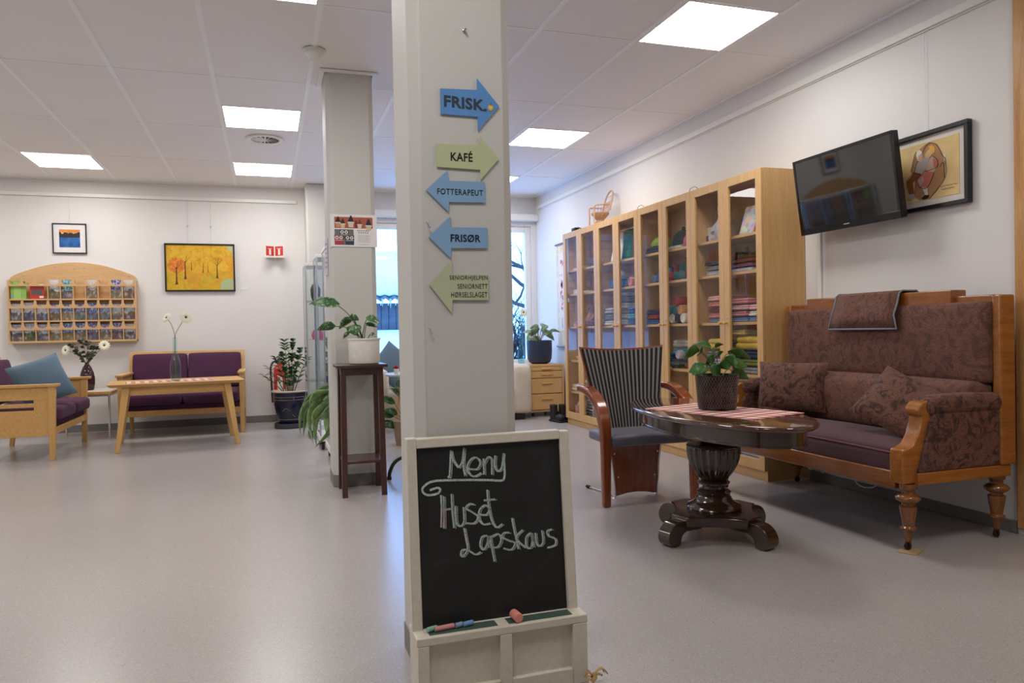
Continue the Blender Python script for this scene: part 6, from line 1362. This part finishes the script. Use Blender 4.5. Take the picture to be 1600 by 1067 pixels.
gerbera('gerbera', 'white gerbera turned sideways on the left of the aubergine vase', (-1.75, 8.52, .74), (-.185, 0, .145), [(-.005, 0, 0), (-.05, 0, .06), (-.11, 0, .115)], (-.6, -.8, .15), .058)
gerbera('gerbera', 'white gerbera facing forward on the right of the aubergine vase', (-1.75, 8.52, .74), (.165, -.02, .185), [(.005, 0, 0), (.05, 0, .06), (.11, 0, .13)], (.2, -1, .3), .060)
eu = thing('foliage_sprays', 'dark round-leaved foliage sprays standing in the aubergine vase', 'foliage', (-1.75, 8.52, .74)); rg = random.Random(8)
for (dx, dy, h) in ((-.13, -.02, .20), (-.05, .03, .24), (.02, -.03, .22), (.06, .02, .17), (.12, 0, .17), (-.09, .0, .13), (.03, .0, .10)):
    pts = spline([(0, 0, -.02), (dx * .35, dy, h * .5), (dx, dy, h)], 6); MB().tube(pts, .0022, 5).build('stem', M['stem'], eu)
    for i in range(4, len(pts), 2):
        for s in ((-1, 1) if i > 8 else (1 if dx > 0 else -1,)):
            d = Vector((s * .8 + rg.uniform(-.3, .3), rg.uniform(-.7, .2), rg.uniform(-.2, .7))).normalized(); mb = MB(); leaf_mesh(mb, pts[i], pts[i] + d * .042, .034, (-d.z, .4, d.x), .1, .15, .2, 4); solid(mb.build('leaf', M['leafeuc'], eu, ang=80), .001)

# ------------------------------------------------------------------ window corner furniture seen past the columns
bs = thing('upholstered_sofa', 'long beige upholstered sofa under the window, mostly hidden by the column', 'sofa', (1.90, 8.22, 0)); be = M['beige']
B(-.80, .82, -.38, .40, 0, .06).build('plinth', M['black'], bs)
MB().soft((0, -.02, .22), (1.50, .76, .32), .05, (0, .01, .01), 8).build('seat', be, bs); MB().soft((0, .30, .50), (1.50, .20, .46), .07, (0, .01, .01), 8).build('backrest', be, bs)
MB().soft((.80, -.0, .335), (.22, .80, .55), .06, (.012, .01, .01), 8).build('arm', be, bs); MB().soft((-.80, -.0, .335), (.22, .80, .55), .06, (.012, .01, .01), 8).build('arm', be, bs)
cushion('slate blue cushion standing in the left corner of the beige sofa', (1.30, 8.16, .64), (math.radians(-18), math.radians(38), math.radians(-15)), .40, .40, .13, M['bluefab'])
ct = thing('coffee_table', 'round pale coffee table with wooden legs before the beige sofa', 'table', (1.42, 7.42, 0))
MB().lathe([(0, .565), (.30, .565), (.315, .575), (.315, .585), (.30, .592), (0, .592)], 40).build('top', PL(206, 204, 202, .3), ct)
for k in range(4):
    a = PI / 4 + k * PI / 2; MB().tube([(.20 * math.cos(a), .20 * math.sin(a), .566), (.27 * math.cos(a), .27 * math.sin(a), 0)], [.018, .012], 10).build('leg', M['oak'], ct)
cp = thing('flower_cup', 'small white cup with red flowers on the round coffee table', 'flowers', (1.20, 7.30, .5925))
MB().lathe([(0, 0), (.022, 0), (.026, .05), (.023, .05), (.02, .01), (0, .008)], 16).build('cup', M['white'], cp)
for k in range(7):
    a = k * .9; MB().lathe([(0, 0), (.010, .003), (.014, .012), (.006, .02), (0, .018)], 10, (.018 * math.cos(a) * (k > 0), .018 * math.sin(a) * (k > 0), .05 + .006 * (k % 3))).build('red_bloom', PL(176, 24, 40, .7), cp)
gp = thing('potted_floor_plant', 'green leafy floor plant half hidden between the two columns', 'plant', (1.15, 6.55, 0))
MB().lathe([(0, 0), (.09, 0), (.12, .22), (.115, .22), (.10, .20), (0, .20)], 24).build('pot', PL(150, 120, 96, .6), gp); rg = random.Random(41)
for (tx, ty, tz) in ((-.24, 0, .44), (-.20, -.05, .33), (-.26, .05, .30), (-.15, -.1, .52), (.18, 0, .45), (.1, -.1, .55), (-.05, .1, .6), (-.22, -.02, .20), (.22, .05, .3)):
    b = Vector((tx * .4, ty * .4, tz * .85)); MB().tube(spline([(0, 0, .2), b * .7 + Vector((0, 0, .06)), b], 4), .003, 5).build('stalk', M['stem'], gp); mb = MB(); leaf_mesh(mb, b, (tx, ty, tz), .07, (-.2, 1, .2) if k % 2 else (0, .4, 1), .15, .2, .2, 6); solid(mb.build('leaf', M['leafdark'], gp, ang=80), .0012)
sl = thing('tube_stool', 'stool with curved black tube legs half hidden behind the nearest column', 'stool', (1.17, 5.05, 0))
for k in range(4):
    a = PI + k * PI / 2; d = Vector((math.cos(a), math.sin(a), 0))
    MB().tube(spline([d * .405 + Vector((0, 0, .012)), d * .40 + Vector((0, 0, .05)), d * .37 + Vector((0, 0, .11)), d * .31 + Vector((0, 0, .145)), d * .20 + Vector((0, 0, .155)), Vector((0, 0, .155))], 6), .0125, 10).build('leg', M['black'], sl); MB().lathe([(0, 0), (.016, 0), (.016, .02), (0, .02)], 12, (d.x * .405, d.y * .405, 0)).build('foot_cap', M['rubber'], sl)
MB().lathe([(.03, .14), (.03, .42), (.05, .44)], 18).build('post', M['black'], sl); MB().lathe([(0, .44), (.17, .44), (.19, .455), (.19, .485), (.17, .50), (0, .505)], 32).build('seat', M['seatgrey'], sl)
